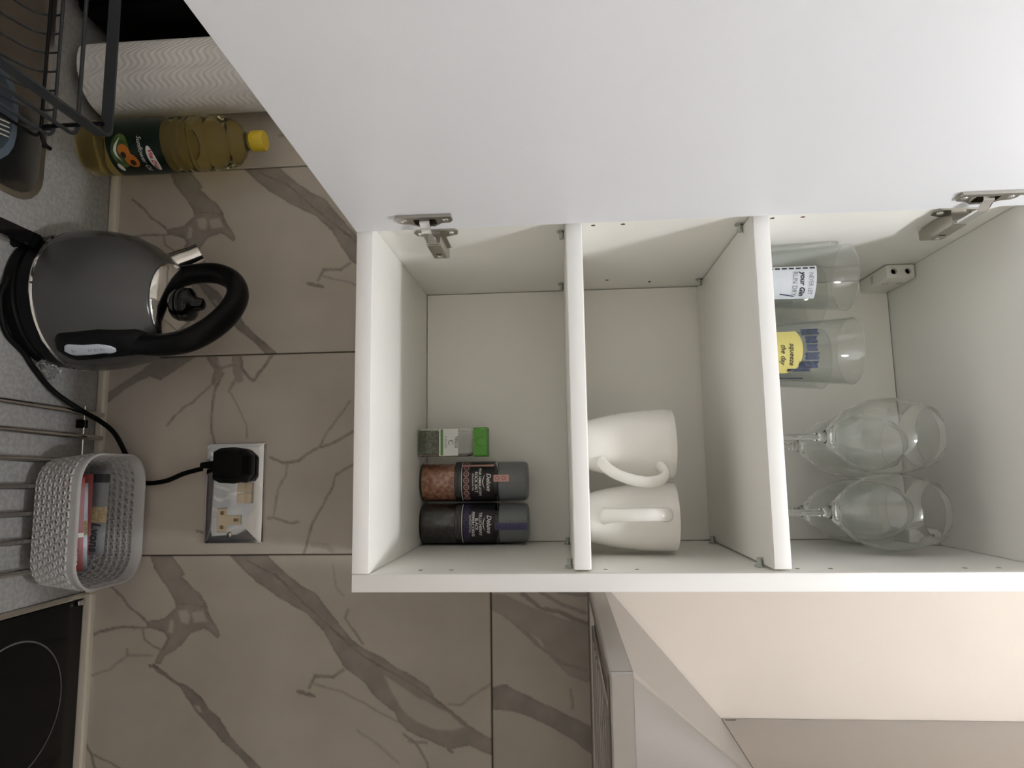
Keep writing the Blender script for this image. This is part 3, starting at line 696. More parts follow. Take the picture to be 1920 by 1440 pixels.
for row in range(NR):
    z0 = zt0+row*chh; z1 = z0+chh; zm = (z0+z1)/2; sh_ = .5*cw*(row % 2)
    for c in range(NC):
        t0 = c*cw+sh_; t1 = t0+cw; tmid = t0+cw/2
        ob = [(t0, z0), (tmid, z0), (t1, z0), (t1, zm), (t1, z1), (tmid, z1), (t0, z1), (t0, zm)]
        O = [wv(t, z) for t, z in ob]
        rimv = []; inn = []
        for (t, z) in ob:
            dt = (t-tmid)/(cw/2); dz = (z-zm)/(chh/2); n2 = math.hypot(dt, dz)
            rimv.append(bm.verts.new(bper(tmid+cw*.37*dt/n2, zm+chh*.37*dz/n2, .0034)))
            inn.append(bm.verts.new(bper(tmid+cw*.19*dt/n2, zm+chh*.19*dz/n2, .0000)))
        for i in range(8):
            j = (i+1) % 8
            bm.faces.new((O[i], O[j], rimv[j], rimv[i])); bm.faces.new((rimv[i], rimv[j], inn[j], inn[i]))
weave = bmobj('woven_wall', bm, bgrey, bk, .9)
sd_ = weave.modifiers.new('wall_thickness', 'SOLIDIFY'); sd_.thickness = .0010; sd_.offset = -1
NP = 96
def per(z, off): return [bper(i/NP, z, off) for i in range(NP)]
bm = B(); loop_shell(bm, [per(zt1-.0005, -.0016), per(zt1-.0005, .0012), per(BZ1-.006, .0016), per(BZ1-.0015, .0022), per(BZ1, .0012), per(BZ1, -.0008), per(BZ1-.002, -.0016), per(zt1-.0005, -.0016)]); bmesh.ops.remove_doubles(bm, verts=bm.verts, dist=1e-6); brim = bmobj('rim', bm, bgrey, bk, .8)
bm = B(); LL = loop_shell(bm, [per(zt0+.0005, .0008), per(BZ0+.002, -.0005), per(BZ0, -.004), ]); bm.faces.new(LL[-1][::-1])
L2 = loop_shell(bm, [per(zt0+.0005, .0008), per(zt0+.0005, -.0016), per(BZ0+.003, -.003)]); bm.faces.new(L2[-1]); bmobj('base', bm, bgrey, bk, .8)
# handle cut-out on the short right side
hp_ = [(-.024, -.0032), (.024, -.0032), (.027, 0), (.024, .0032), (-.024, .0032), (-.027, 0)]
bm = B(); add_prism(bm, hp_, lambda a, b: Vector((BX+.070, BY+a, BZ1-.0070+b)), lambda a, b: Vector((BX+.110, BY+a, BZ1-.0070+b))); cut(brim, bm)
# sachets of drink powder leaning in the basket
def sachet(name, c, ln, wd, th, rot, mt, label, group, bands=(), txt=None):
    s = thing(name, c, label, 'sachet', group)
    R = Matrix.Translation(c) @ rot
    def SP(u, v, n): return R @ Vector((u, v, n))
    bm = B(); nu, nv = 16, 6; rows = {}
    for sd in (1, -1):
        rows[sd] = [[bm.verts.new(SP(-ln/2+ln*i/nu, -wd/2+wd*j/nv, sd*(.0002+th*max(0, 1-(2*i/nu-1)**6)*max(0, 1-(2*j/nv-1)**2)*(.8+.2*math.sin(i*1.9+j))))) for j in range(nv+1)] for i in range(nu+1)]
        for i in range(nu):
            for j in range(nv): bm.faces.new((rows[sd][i][j], rows[sd][i+1][j], rows[sd][i+1][j+1], rows[sd][i][j+1]))
    edge = lambda a: [a[i][0] for i in range(nu+1)]+[a[nu][j] for j in range(1, nv+1)]+[a[i][nv] for i in range(nu-1, -1, -1)]+[a[0][j] for j in range(nv-1, 0, -1)]
    e1, e2 = edge(rows[1]), edge(rows[-1])
    for i in range(len(e1)): bm.faces.new((e1[i], e1[(i+1) % len(e1)], e2[(i+1) % len(e1)], e2[i]))
    body = bmobj('pouch', bm, mt, s, 1.0)
    for nm, u0, u1, bmat in bands:
        gridb = B(); n = 6; A_ = []
        for j in range(nv+1):
            v = -wd/2+wd*j/nv; h = .0004+th*max(0, 1-(2*j/nv-1)**2)*1.02
            A_.append((gridb.verts.new(SP(u0, v, h)), gridb.verts.new(SP(u1, v, h))))
        for p, q in zip(A_, A_[1:]): gridb.faces.new((p[0], p[1], q[1], q[0]))
        bmobj(nm, gridb, bmat, body)
    if txt: text('lettering', txt[0], txt[1], lambda u, v: SP(txt[2]+u, v, th*1.05+.0007), txt[3], body, shear=.2, bold=.0005)
silver = mat('silver_foil', (.16, .165, .178), .34, .5, bump=.15, bscale=120)
redf = mat('red_foil', (.24, .004, .007), .38, .0, bump=.1, bscale=120)
goldp = mat('gold_print', (.50, .38, .20), .4, var=.4, vscale=300)
inkb = mat('black_print', (.015, .015, .017), .5); inkw = mat('white_print', (.8, .79, .76), .5)
def rotm(yawd, tilt, roll=0): return Matrix.Rotation(math.radians(yawd), 4, 'Z') @ Matrix.Rotation(math.radians(tilt), 4, 'X') @ Matrix.Rotation(math.radians(roll), 4, 'Y')
bz = BZ0+.003
sachet('sachet', (-.070, -.0585, bz+.027), .122, .026, .0028, rotm(-2, 62), silver, 'silver and gold sachet resting against the perforated basket wall', 'sachets in the basket',
       (('gold_band', -.006, .016, goldp), ('dark_band', -.052, -.040, inkb)), ('Lyons', .017, .036, inkb))
sachet('sachet', (-.050, -.0850, bz+.0195), .120, .024, .0026, rotm(4, 55), silver, 'silver and gold sachet lying between two red sachets', 'sachets in the basket',
       (('gold_band', -.008, .012, goldp),), ('Lyons', .016, .036, inkb))
sachet('sachet', (-.066, -.0715, bz+.0145), .112, .024, .0022, rotm(1, 58), redf, 'red sachet tucked between the two silver sachets', 'sachets in the basket')
sachet('sachet', (-.055, -.1040, bz+.0265), .126, .026, .0026, rotm(3, 55), redf, 'red sachet with white lettering behind the front basket rim', 'sachets in the basket',
       (('pale_band', .012, .018, inkw),), ('NES', .016, .040, inkw))

# ------------------------------------------------------------------ oil bottle
OX, OY = -.617, -.054
ob = thing('oil_bottle', (OX, OY, CZ), 'clear bottle of sunflower oil with green label and yellow cap', 'bottle')
oilm = mat('sunflower_oil', (.88, .79, .42), .05, trans=1., ior=1.27)
pr_ = [(0, .004), (.030, .002), (.037, .0), (.040, .006), (.0405, .03), (.040, .040), (.0408, .045), (.0400, .050), (.0400, .134), (.0408, .137), (.0400, .140), (.0375, .1435), (.0402, .148), (.0404, .152), (.0375, .157), (.0402, .1615), (.0402, .166), (.0370, .1725), (.0400, .178), (.0398, .194), (.0372, .1975), (.0388, .202), (.0380, .216), (.0345, .2275), (.0260, .2365), (.0170, .2420), (.0135, .246), (.0130, .252), (.0145, .2535), (.0130, .255), (.0130, .262), (0, .262)]
lathe('body', pr_, OX, OY, CZ, oilm, ob, 56, 1.0)
lbg = mat('dark_green_label', (.004, .013, .007), .35)
azo = math.atan2(CAM[1]-OY, CAM[0]-OX)+.26
lab = gridpatch('label', -.0407*1.75, .0407*1.55, .050, .1335, cylmap(OX, OY, .0410, azo, CZ), lbg, ob, 40)
lm = cylmap(OX, OY, .0413, azo, CZ+.092)
lm2 = cylmap(OX, OY, .0416, azo, CZ+.092); lm3 = cylmap(OX, OY, .0419, azo, CZ+.092)
def dec(name, poly, m_, col, sub=None):
    bm = B(); add_patch(bm, poly, m_); f = bm.faces[:]; bmesh.ops.triangulate(bm, faces=f); return bmobj(name, bm, col, lab)
def elgrid(cx, cy, a, b, rot, mp_, name, col):
    bm = B(); c = bm.verts.new(mp_(cx, cy)); rings = []
    for q in (.35, .7, 1.): rings.append([bm.verts.new(mp_(*p)) for p in ell(cx, cy, a*q, b*q, 24, rot)])
    for i in range(24):
        j = (i+1) % 24; bm.faces.new((c, rings[0][i], rings[0][j]))
        for A_, C_ in zip(rings, rings[1:]): bm.faces.new((A_[i], A_[j], C_[j], C_[i]))
    return bmobj(name, bm, col, lab, 3.14)
grn = mat('light_green_print', (.10, .17, .045), .4, var=.5, vscale=120)
elgrid(-.006, -.022, .026, .014, -.15, lm, 'meadow_print', grn)
org = mat('orange_print', (.55, .17, .02), .4); brn = mat('brown_print', (.05, .02, .008), .5)
for u, v, a, b in ((-.006, -.0160, .0105, .0085), (.0085, -.0090, .0115, .0095)): elgrid(u, v, a, b, .4, lm2, 'sunflower_petals', org)
for u, v, a in ((-.001, -.0185, .0045), (.0115, -.0085, .0048)): elgrid(u, v, a, a*.9, 0, lm3, 'sunflower_eye', brn)
bm = B(); prev = None
for i in range(17):
    t = i/16; u = -.026+.036*t; v = -.0215-.006*math.sin(PI*(t-.1)*1.2)-.004*t; ww = .0022*math.sin(PI*min(.98, t+.03))
    q = (bm.verts.new(lm2(u, v-ww)), bm.verts.new(lm2(u, v+ww)))
    if prev: bm.faces.new((prev[0], q[0], q[1], prev[1]))
    prev = q
bmobj('white_swoosh', bm, inkw, lab)
elgrid(.019, -.0315, .0075, .0035, .2, lm2, 'litre_badge', inkw)
text('lettering', 'Sunflower Oil', .0098, lm2, inkw, lab, shear=.35).location = (0, 0, .0095)
elgrid(.008, .0230, .0205, .0060, .10, lm2, 'logo_oval', inkw)
text('lettering', "Vita D'or", .0085, cylmap(OX, OY, .0419, azo+.195, CZ+.115), mat('red_print', (.55, .04, .05), .4), lab, shear=.3, bold=.0003)
cp = lathe('cap', [(0, .2545), (.0148, .2545), (.0152, .257), (.0152, .272), (.0135, .2745), (0, .2745)], OX, OY, CZ, mat('yellow_cap_plastic', (.62, .45, .02), .35), ob, 40)

# ------------------------------------------------------------------ kitchen roll on its holder
TX, TY, TR = -.722, -.0605, .0535
hl = thing('roll_holder', (TX, TY, CZ), 'dark round holder foot under the white kitchen roll', 'holder')
lathe('foot', [(0, 0), (.030, 0), (.032, .003), (.030, .010), (.02, .0135), (0, .0135)], TX, TY, CZ, blackm, hl, 40)
tube('pole', [(TX, TY, CZ+.0132), (TX, TY, CZ+.315)], .006, steel2, hl, 12)
pt = thing('kitchen_roll', (TX, TY, CZ+.0138), 'white quilted kitchen paper roll standing behind the dish rack', 'paper roll')
pm = mat('embossed_paper', (.80, .785, .775), .85)
nt = pm.node_tree; tcn = nt.nodes.new('ShaderNodeTexCoord'); sep = nt.nodes.new('ShaderNodeSeparateXYZ'); nt.links.new(tcn.outputs['Object'], sep.inputs[0])
def mth(op, a, b=None):
    n = nt.nodes.new('ShaderNodeMath'); n.operation = op
    for i, v in enumerate((a, b)):
        if v is None: continue
        if isinstance(v, (int, float)): n.inputs[i].default_value = v
        else: nt.links.new(v, n.inputs[i])
    return n.outputs[0]
ang = mth('MULTIPLY', mth('ARCTAN2', sep.outputs['Y'], sep.outputs['X']), TR)        # arc length
wav = mth('MULTIPLY', mth('SINE', mth('MULTIPLY', ang, 190.)), .0060)
vv = mth('ADD', mth('MULTIPLY', sep.outputs['Z'], .75), mth('ADD', wav, mth('MULTIPLY', ang, .55)))
hgt = mth('SINE', mth('MULTIPLY', vv, 800.))
bp = nt.nodes.new('ShaderNodeBump'); bp.inputs['Strength'].default_value = .32; bp.inputs['Distance'].default_value = .0012
nt.links.new(hgt, bp.inputs['Height']); nt.links.new(bp.outputs[0], nt.nodes['Principled BSDF'].inputs['Normal'])
Z0 = 0.0138
lathe('paper', [(.021, .0), (TR-.001, .0), (TR, .001), (TR, .279), (TR-.001, .280), (.021, .280), (.021, .0)], TX, TY, CZ+Z0, pm, pt, 64, .6)
lathe('core', [(.0195, .001), (.0206, .001), (.0206, .279), (.0195, .279), (.0195, .001)], TX, TY, CZ+Z0, mat('cardboard', (.38, .27, .17), .9), pt, 32)
bm = B(); prev = None          # loose end of the paper
for i in range(9):
    a = math.radians(-118+i*5.5); r_ = TR+.0006+.0034*(1-i/8)**1.5
    q = [bm.verts.new((TX+r_*math.cos(a), TY+r_*math.sin(a), CZ+Z0+z)) for z in (.0005, .279)]
    if prev: bm.faces.new((prev[0], q[0], q[1], prev[1]))
    prev = q
bmobj('loose_sheet', bm, pm, pt, 3.14)
# black appliance at the far end of the worktop
ap = thing('black_appliance', (-1.02, -.1, CZ), 'plain black boxy appliance beside the kitchen roll', 'appliance')
box('body', -1.235, -.803, -.120, -.02, CZ+.012, CZ+.30, mat('appliance_black', (.002, .002, .002), .6, spec=.1), ap, .006)
box('front_panel', -1.23, -.808, -.131, -.1205, CZ+.018, CZ+.294, mat('appliance_gloss', (.002, .002, .002), .4, spec=.1), ap, .003)
for x in (-1.20, -.84):
    for y in (-.10, -.04): lathe('foot', [(0, 0), (.012, 0), (.012, .0118), (0, .0118)], x, y, CZ, blackm, ap, 16)

# ------------------------------------------------------------------ dish rack over the sink, bowl and fork
dkm = mat('blue_grey_rack_coating', (.045, .051, .058), .38, .0, spec=.3)
dkb = mat('black_wire_coating', (.006, .006, .0065), .4, spec=.25)
RX0, RX1, RY0, RY1, RZ1 = -.985, -.556, -.505, -.190, .137
dk = thing('dish_rack', (-.77, -.35, CZ), 'blue grey wire dish rack standing over the steel sink', 'dish rack')
bm = B(); per_o = lambda z, d: [(a, b, z) for a, b in rrect(RX0+d, RX1-d, RY0+d, RY1-d, .012, 4)]
loop_shell(bm, [per_o(RZ1-.0155, 0), per_o(RZ1, 0), per_o(RZ1, .003), per_o(RZ1-.0155, .003), per_o(RZ1-.0155, 0)]); bmobj('rim_band', bm, dkm, dk, .6)
for z, r_, mt_ in ((.0905, .0026, dkm), (.0575, .0022, dkm), (.040, .0022, dkb)):
    tube('rail', [(a, b, z) for a, b in rrect(RX0+.004, RX1-.004, RY0+.004, RY1-.004, .014, 4)], r_, mt_, dk, 8, closed=True)
x = RX0+.030
k = 0
wire0 = None
while x < RX1-.012:
    if wire0 is None:
        bm = B(); pth = [(0, RY0+.0022, .0575), (0, RY0+.0022, .036), (0, RY0+.012, .016), (0, RY0+.05, .0105), (0, RY1-.07, .0105), (0, RY1-.035, .0145), (0, RY1-.012, .024), (0, RY1-.0022, .040), (0, RY1-.0022, .0575)]
        add_tube(bm, catmull(pth, 4), .0014, 8); bmesh.ops.translate(bm, verts=bm.verts, vec=-ROOT[dk]); me_w = bpy.data.meshes.new('wire'); bm.to_mesh(me_w); bm.free(); wire0 = me_w
    o = link('wire', me_w, dkm, dk, .9); o.location = (x, 0, 0)
    x += .0272
for x in (RX0+.020, RX1-.020):
    for y, sg in ((RY0+.006, -1), (RY1-.006, 1)):
        yo_ = RY0-.035 if sg < 0 else RY1+.052
        tube('leg', catmull([(x, y, RZ1-.010), (x, y, .070), (x, y+sg*.004, .040), (x, yo_-sg*.016, .012), (x, yo_, CZ+.0029)], 5), .0028, dkb, dk, 8)
bw = thing('plastic_tub', (-.59, -.32, -.183), 'blue grey plastic tub standing in the sink under the dish rack corner', 'tub')
bwm = mat('blue_grey_plastic', (.10, .13, .165), .4, spec=.3)
bx0, bx1, by0, by1 = -.668, -.5235, -.475, -.1725
bm = B(); LB = loop_shell(bm, [rl(bx0+.008, bx1-.008, by0+.008, by1-.008, .05, -.019), rl(bx0, bx1, by0, by1, .055, -.019), rl(bx0, bx1, by0, by1, .055, -.013), rl(bx0+.009, bx1-.009, by0+.009, by1-.009, .05, -.013),
    rl(bx0+.022, bx1-.022, by0+.022, by1-.022, .032, -.172), rl(bx0+.035, bx1-.035, by0+.035, by1-.035, .030, -.177)]); bm.faces.new(LB[-1])
LB2 = loop_shell(bm, [rl(bx0+.008, bx1-.008, by0+.008, by1-.008, .05, -.019), rl(bx0+.020, bx1-.020, by0+.020, by1-.020, .032, -.176), rl(bx0+.033, bx1-.033, by0+.033, by1-.033, .030, -.181)]); bm.faces.new(LB2[-1][::-1])
bmobj('tub', bm, bwm, bw, .7)
def fork(c, yawd, tiltd, label):
    fk = thing('fork', c, label, 'fork', 'forks in the plastic tub')
    R = Matrix.Translation(c) @ Matrix.Rotation(math.radians(yawd), 4, 'Z') @ Matrix.Rotation(math.radians(tiltd), 4, 'Y')
    fm = mat('cutlery_steel', (.72, .70, .62), .18, 1.)
    bm = B(); add_prism(bm, [(-.12, -.009), (-.10, -.010), (0, -.004), (.03, -.004), (.045, -.011), (.055, -.012), (.055, .012), (.045, .011), (.03, .004), (0, .004), (-.10, .010), (-.12, .009)], lambda a, b: R @ Vector((a, b, 0)), lambda a, b: R @ Vector((a, b, .0018)))
    bmobj('handle', bm, fm, fk)
    for j in range(4):
        b0 = -.012+j*.0064
        bm = B(); add_prism(bm, [(.0552, b0), (.098, b0+.001), (.100, b0+.0018), (.098, b0+.0027), (.0552, b0+.0038)], lambda a, b: R @ Vector((a, b, 0)), lambda a, b: R @ Vector((a, b, .0016))); bmobj('tine', bm, fm, fk)
tip = Vector(onz(20, 250, -.01))
fork(tip+Vector((-.0, -.098, -.028)), 92, -16, 'steel fork leaning in the blue grey plastic tub')
# black utensil handle leaning at the kettle base
u0 = Vector(onz(72, 458, .030)); u1 = Vector(onz(-40, 408, .055))
ut = thing('utensil', tuple(u0), 'flat black utensil handle beside the kettle base', 'utensil')
dirv = (u1-u0).normalized(); u0 = u0; sdv = Vector((0, 0, 1)).cross(dirv).normalized(); upv = dirv.cross(sdv)
Lu = .22
prism('handle', [(0.006, -.0105), (Lu*.9, -.0085), (Lu, -.006), (Lu, .006), (Lu*.9, .0085), (0.006, .0105), (0, .006), (0, -.006)], lambda a, b: u0+dirv*a+sdv*b, lambda a, b: u0+dirv*a+sdv*b+upv*.006, blackg, ut)
ft = u0+dirv*Lu
bm = B(); add_tube(bm, [u0+dirv*.012, (u0+dirv*.012).xy.to_3d()+Vector((0, 0, CZ))], .006, 8); bmobj('foot', bm, black, ut)
bm = B(); add_tube(bm, [u0+dirv*(Lu-.01), (u0+dirv*(Lu-.01)).xy.to_3d()+Vector((0, 0, CZ))], .006, 8); bmobj('foot', bm, black, ut)

# ------------------------------------------------------------------ spice jars on the cabinet floor
FZ = ZB+T+.0002
azc = lambda x, y: math.atan2(CAM[1]-y, CAM[0]-x)
def mill(cx, cy, az, name, label, content, lines, accent, pattern, seal_az, seal_z0, seal_z1):
    r = .0272
    j = thing(name, (cx, cy, FZ), label, 'spice jar', 'spice mills')
    lathe('contents', [(0, .0035), (r-.0022, .0035), (r-.0016, .005), (r-.0016, .062), (0, .062)], cx, cy, FZ, content, j, 40)
    lathe('glass', [(0, .0), (r-.003, .0), (r, .003), (r, .108), (r-.0012, .109), (r-.0012, .0035), (0, .0030)], cx, cy, FZ, glass, j, 48)
    lb = lathe('label', [(r+.0001, .0490), (r+.0005, .0492), (r+.0005, .1035), (r+.0001, .1037)], cx, cy, FZ, mat('black_label', (.012, .011, .013), .35), j, 48)
    M1 = lambda z: cylmap(cx, cy, r+.0007, az, FZ+z); M2 = lambda z: cylmap(cx, cy, r+.0009, az, FZ+z)
    gridpatch('white_line', -.034, .034, .0585, .0595, M1(0), inkw, lb, 24)
    for q in range(4): gridpatch('small_print', -.030, .022, .0505+q*.0018, .0511+q*.0018, M1(0), mat('faint_print', (.16, .15, .15), .5), lb, 20)
    # ornament row
    for q in range(7):
        u = -.030+q*.0092
        bm = B(); mm = M1(.0655); rg = [ell(u, 0, .0044, .0042, 16), ell(u, 0, .0026, .0024, 16)]
        V0 = [bm.verts.new(mm(*p)) for p in rg[0]]; V1 = [bm.verts.new(mm(*p)) for p in rg[1]]
        for i in range(16): bm.faces.new((V0[i], V0[(i+1) % 16], V1[(i+1) % 16], V1[i]))
        bmobj('ornament', bm, pattern, lb)
        bm = B(); mm = M1(.0655); bm.faces.new([bm.verts.new(mm(*p)) for p in ell(u, 0, .0012, .0012, 8)]); bmobj('ornament', bm, pattern, lb)
    for tx, sz, z, bo, sh_ in lines: text('lettering', tx, sz, M2(z), inkw, lb, shear=sh_, bold=bo)
    bm = B(); pv = None
    for i in range(13):                       # curved swash under the script name
        t = i/12; u = -.0105+.021*t; v = .0912-.0030*math.sin(PI*t); ww = .0006*math.sin(PI*min(.97, t+.03))
        q = (bm.verts.new(M2(0)(u, v-ww)), bm.verts.new(M2(0)(u, v+ww)))
        if pv: bm.faces.new((pv[0], q[0], q[1], pv[1]))
        pv = q
    bmobj('swash', bm, inkw, lb)
    capm = mat('grey_mill_cap', (.17, .18, .185), .38)
    capo = B(); n = 60; prf = [(0, .1092), (r-.0012, .1092), (r-.0004, .1105), (r-.0006, .143), (r-.0022, .1475), (r-.006, .1490), (0, .1490)]
    add_lathe(capo, prf, cx, cy, FZ, n)
    for v in capo.verts:
        d = Vector((v.co.x-cx, v.co.y-cy)); 
        if .1105 < v.co.z-FZ+.0005 < .144 and d.length > .02:
            a = math.atan2(d.y, d.x); k_ = 1-.012*(1 if int((a+PI)/(2*PI)*n) % 4 < 2 else 0); v.co.x = cx+d.x*k_; v.co.y = cy+d.y*k_
    cpo = bmobj('cap', capo, capm, j, .5)
    gridpatch('seal_strip', -.0048, .0048, seal_z0, seal_z1, cylmap(cx, cy, r+.0012, az+seal_az, FZ), accent, j, 6)
    for q in range(int((seal_z1-seal_z0)/.0088)):
        bm = B(); mm = cylmap(cx, cy, r+.0014, az+seal_az, FZ+seal_z0+.005+q*.0088); V0 = [bm.verts.new(mm(*p)) for p in ell(0, 0, .0030, .0032, 12)]; V1 = [bm.verts.new(mm(*p)) for p in ell(0, 0, .0016, .0016, 12)]
        for i in range(12): bm.faces.new((V0[i], V0[(i+1) % 12], V1[(i+1) % 12], V1[i]))
        bmobj('ornament', bm, pattern, j)
    return j
pinkc = mat('pink_salt_crystals', (.72, .36, .22), .45, vscale=170, col2=(.36, .13, .06), bump=.6, bscale=220)
pepc = mat('black_peppercorns', (.060, .052, .045), .6, vscale=190, col2=(.012, .010, .009), bump=.8, bscale=200)
blueac = mat('violet_seal', (.075, .07, .16), .4); pinkac = mat('pink_seal', (.62, .34, .30), .4)
j1 = mill(-.0470, -.0385, azc(-.047, -.0385)+.06, 'pepper_mill', 'black peppercorn spice mill with violet seal strip', pepc,
     [('Deluxe', .0085, .0960, .0001, .3), ('TELLICHERRY', .0054, .0842, .00008, 0), ('BLACK', .0054, .0792, .00008, 0), ('PEPPERCORNS', .0054, .0742, .00008, 0), ('SEASONING MILL', .0032, .0703, 0, 0)], blueac, mat('violet_print', (.055, .045, .13), .5), .12, .104, .148)
j2 = mill(-.1042, -.0385, azc(-.1042, -.0385)+.04, 'salt_mill', 'pink Himalayan rock salt spice mill with pink seal strip', pinkc,
     [('Deluxe', .0085, .0960, .0001, .3), ('PINK HIMALAYAN', .0050, .0842, .00008, 0), ('ROCK SALT', .0056, .0790, .00008, 0), ('SEASONING MILL', .0032, .0745, 0, 0)], pinkac, mat('dusky_pink_print', (.38, .20, .19), .5), -.18, .103, .124)
gridpatch('pink_bar', -.0275, -.0235, .0592, .1030, cylmap(-.1042, -.0385, .0272+.0010, azc(-.1042, -.0385)+.04, FZ), pinkac, [c for c in j2.children if c.name.startswith('label')][0], 4)
# chives jar
CXc, CYc = -.1580, -.0580
chj = thing('herb_jar', (CXc, CYc, FZ), 'small square clear herb jar with white label and green lid', 'spice jar')
hwx, hwy = .0192, .0165
def rbox(name, d, z0, z1, mt, parent, r=.004, dx=0):
    bm = B(); LQ = loop_shell(bm, [[(CXc+a, CYc+b, FZ+z0) for a, b in rrect(-hwx+d, hwx-d, -hwy+d, hwy-d, r, 4)], [(CXc+a, CYc+b, FZ+z1) for a, b in rrect(-hwx+d, hwx-d, -hwy+d, hwy-d, r, 4)]])
    bm.faces.new(LQ[0][::-1]); bm.faces.new(LQ[1]); return bmobj(name, bm, mt, parent, .5)
rbox('contents', .0022, .0025, .0265, mat('dried_chives', (.16, .17, .075), .8, vscale=330, col2=(.05, .06, .022), bump=.9, bscale=300), chj)
bm = B(); rr_ = lambda d, z: [(CXc+a, CYc+b, FZ+z) for a, b in rrect(-hwx+d, hwx-d, -hwy+d, hwy-d, .004, 4)]
LQ = loop_shell(bm, [rr_(.0015, 0), rr_(0, .002), rr_(0, .070), rr_(.003, .076), rr_(.0045, .076), rr_(.0015, .069), rr_(.0015, .002)]); bm.faces.new(LQ[0][::-1]); bm.faces.new(LQ[-1])
bmobj('glass', bm, glass, chj, .5)
frf = CYc-hwy
lbl = box('label', CXc-hwx+.001, CXc+hwx-.001, frf-.0006, frf-.0002, FZ+.0300, FZ+.0560, mat('white_label', (.74, .74, .71), .45), chj)
pm_ = lambda z: (lambda u, v: (CXc+u, frf-.0008, FZ+z+v))
gridpatch('green_stripe', -hwx+.0015, hwx-.0015, 0, .0036, pm_(.0320), mat('green_print', (.10, .24, .05), .4), lbl, 1)
text('lettering', 'TESCO', .0052, pm_(.0532), inkb, lbl, bold=.0001); text('lettering', 'C', .0098, pm_(.0458), mat('dark_green_print', (.03, .09, .03), .4), lbl); text('lettering', 'CHIVES', .0046, pm_(.0390), mat('violet_grey_print', (.2, .17, .24), .5), lbl, spacing=1.15)
lidm = mat('green_lid_plastic', (.085, .30, .03), .4)
ld = rbox('lid', -.0006, .0765, .0950, lidm, chj)
tube('thumb_mark', [(CXc+.0062*math.cos(a), frf-.0006, FZ+.087+.0062*math.sin(a)) for a in [PI+.35-.70+(PI+.70)*k/20-.0 for k in range(21)]], .0007, lidm, ld, 8)

# ------------------------------------------------------------------ mugs on the middle shelf
SH1 = S1+T+.0002
def mug(cx, cy, az, r0, label):
    s = r0/.0415; H = .1055
    g = thing('mug', (cx, cy, SH1), label, 'mug', 'white mugs')
    out = [(0, .0), (.026, .0), (.0285, .0015), (.0305, .008), (.0345, .026), (.0380, .048), (.0402, .070), (.0413, .092), (.0415, H-.001), (.0408, H), (.0398, H-.001), (.0392, .090), (.0375, .066), (.0345, .040), (.029, .014), (.020, .006), (0, .005)]
    lathe('cup', [(r*s, z) for r, z in out], cx, cy, SH1, ceram, g, 64, 1.2)
    d = Vector((math.cos(az), math.sin(az), 0)); P = lambda r, z: Vector((cx, cy, SH1+z))+d*r
    hp = catmull([P(.0325*s, .020), P(.0400*s, .0235), P(.0520*s, .034), P(.0620*s, .050), P(.0670*s, .066), P(.0660*s, .078), P(.0615*s, .0865), P(.0540*s, .0905), P(.0460*s, .0895), P(.0385*s, .0860)], 6)
    n = len(hp); tube('handle', hp, [(.0075+.0024*(1-min(1, i/n*4)), .0050+.0016*(1-min(1, i/n*4))+.0012*max(0, (i/n-.8)*5)) for i in range(n)], ceram, g, 16, side=(-d.y, d.x, 0), smooth=1.4)
mug(-.1480, -.156, math.radians(-50), .0424, 'white china mug with its handle turned towards the other mug')
mug(-.0618, -.156, math.radians(-96), .0412, 'white china mug next to the cabinet side, handle facing out')

# ------------------------------------------------------------------ glasses on the upper shelf
SH2 = S2+T+.0002
def wine(cx, cy, s, label):
    g = thing('wine_glass', (cx, cy, SH2), label, 'wine glass', 'stemmed wine glasses')
    pf = [(0, .0008), (.034, .0), (.0345, .0012), (.020, .0028), (.008, .006), (.0046, .012), (.0038, .03), (.0038, .072), (.0050, .082), (.0085, .089), (.019, .0995), (.032, .114), (.0415, .133), (.0452, .152), (.0440, .172), (.0395, .190), (.0335, .2065), (.0330, .2070), (.0326, .2065),
          (.0388, .190), (.0432, .172), (.0444, .152), (.0407, .1338), (.0312, .1152), (.018, .1020), (.008, .0945), (0, .0925)]
    lathe('glass', [(r*s, z) for r, z in pf], cx, cy, SH2, glass, g, 64, 3.14)
wine(-.1528, -.168, 1.0, 'clear wine glass at the shelf front beside the printed tumbler with yellow')
wine(-.0655, -.166, .985, 'clear wine glass at the shelf front against the cabinet side')
wine(-.1450, -.073, .92, 'clear wine glass at the shelf back, nearer the tumblers')
wine(-.0610, -.072, .92, 'clear wine glass at the shelf back, in the corner by the cabinet side')
def tumbler(cx, cy, label):
    g = thing('tumbler', (cx, cy, SH2), label, 'glass', 'printed tumblers')
    H = .118; lathe('glass', [(0, .0006), (.0300, .0), (.0312, .0015), (.0392, H-.0008), (.0386, H), (.0380, H-.0008), (.0303, .0095), (.028, .008), (0, .0075)], cx, cy, SH2, thin, g, 64, 1.0)
    tube('rim', [(cx+.0386*math.cos(2*PI*i/64), cy+.0386*math.sin(2*PI*i/64), SH2+H+.0003) for i in range(64)], .0007, glass, g, 8, closed=True)
    return g
def tmap(cx, cy, az, z, e=.0005):
    def f(u, v):
        zz = z+v; r = .0312+(.0392-.0312)*zz/.118+e; return (cx+r*math.cos(az+u/r), cy+r*math.sin(az+u/r), SH2+zz)
    return f
t1x, t1y = -.3395, -.184; t2x, t2y = -.2515, -.184
g1 = tumbler(t1x, t1y, 'clear tumbler with white print and black lettering by the hinged side')
a1 = azc(t1x, t1y)
pw = mat('white_glass_print', (.62, .66, .72), .4)
tp = gridpatch('white_print', -.0145, .0245, .006, .0725, tmap(t1x, t1y, a1, 0), mat('pale_print', (.50, .53, .56), .4), [c for c in g1.children if c.name.startswith('glass')][0], 24)
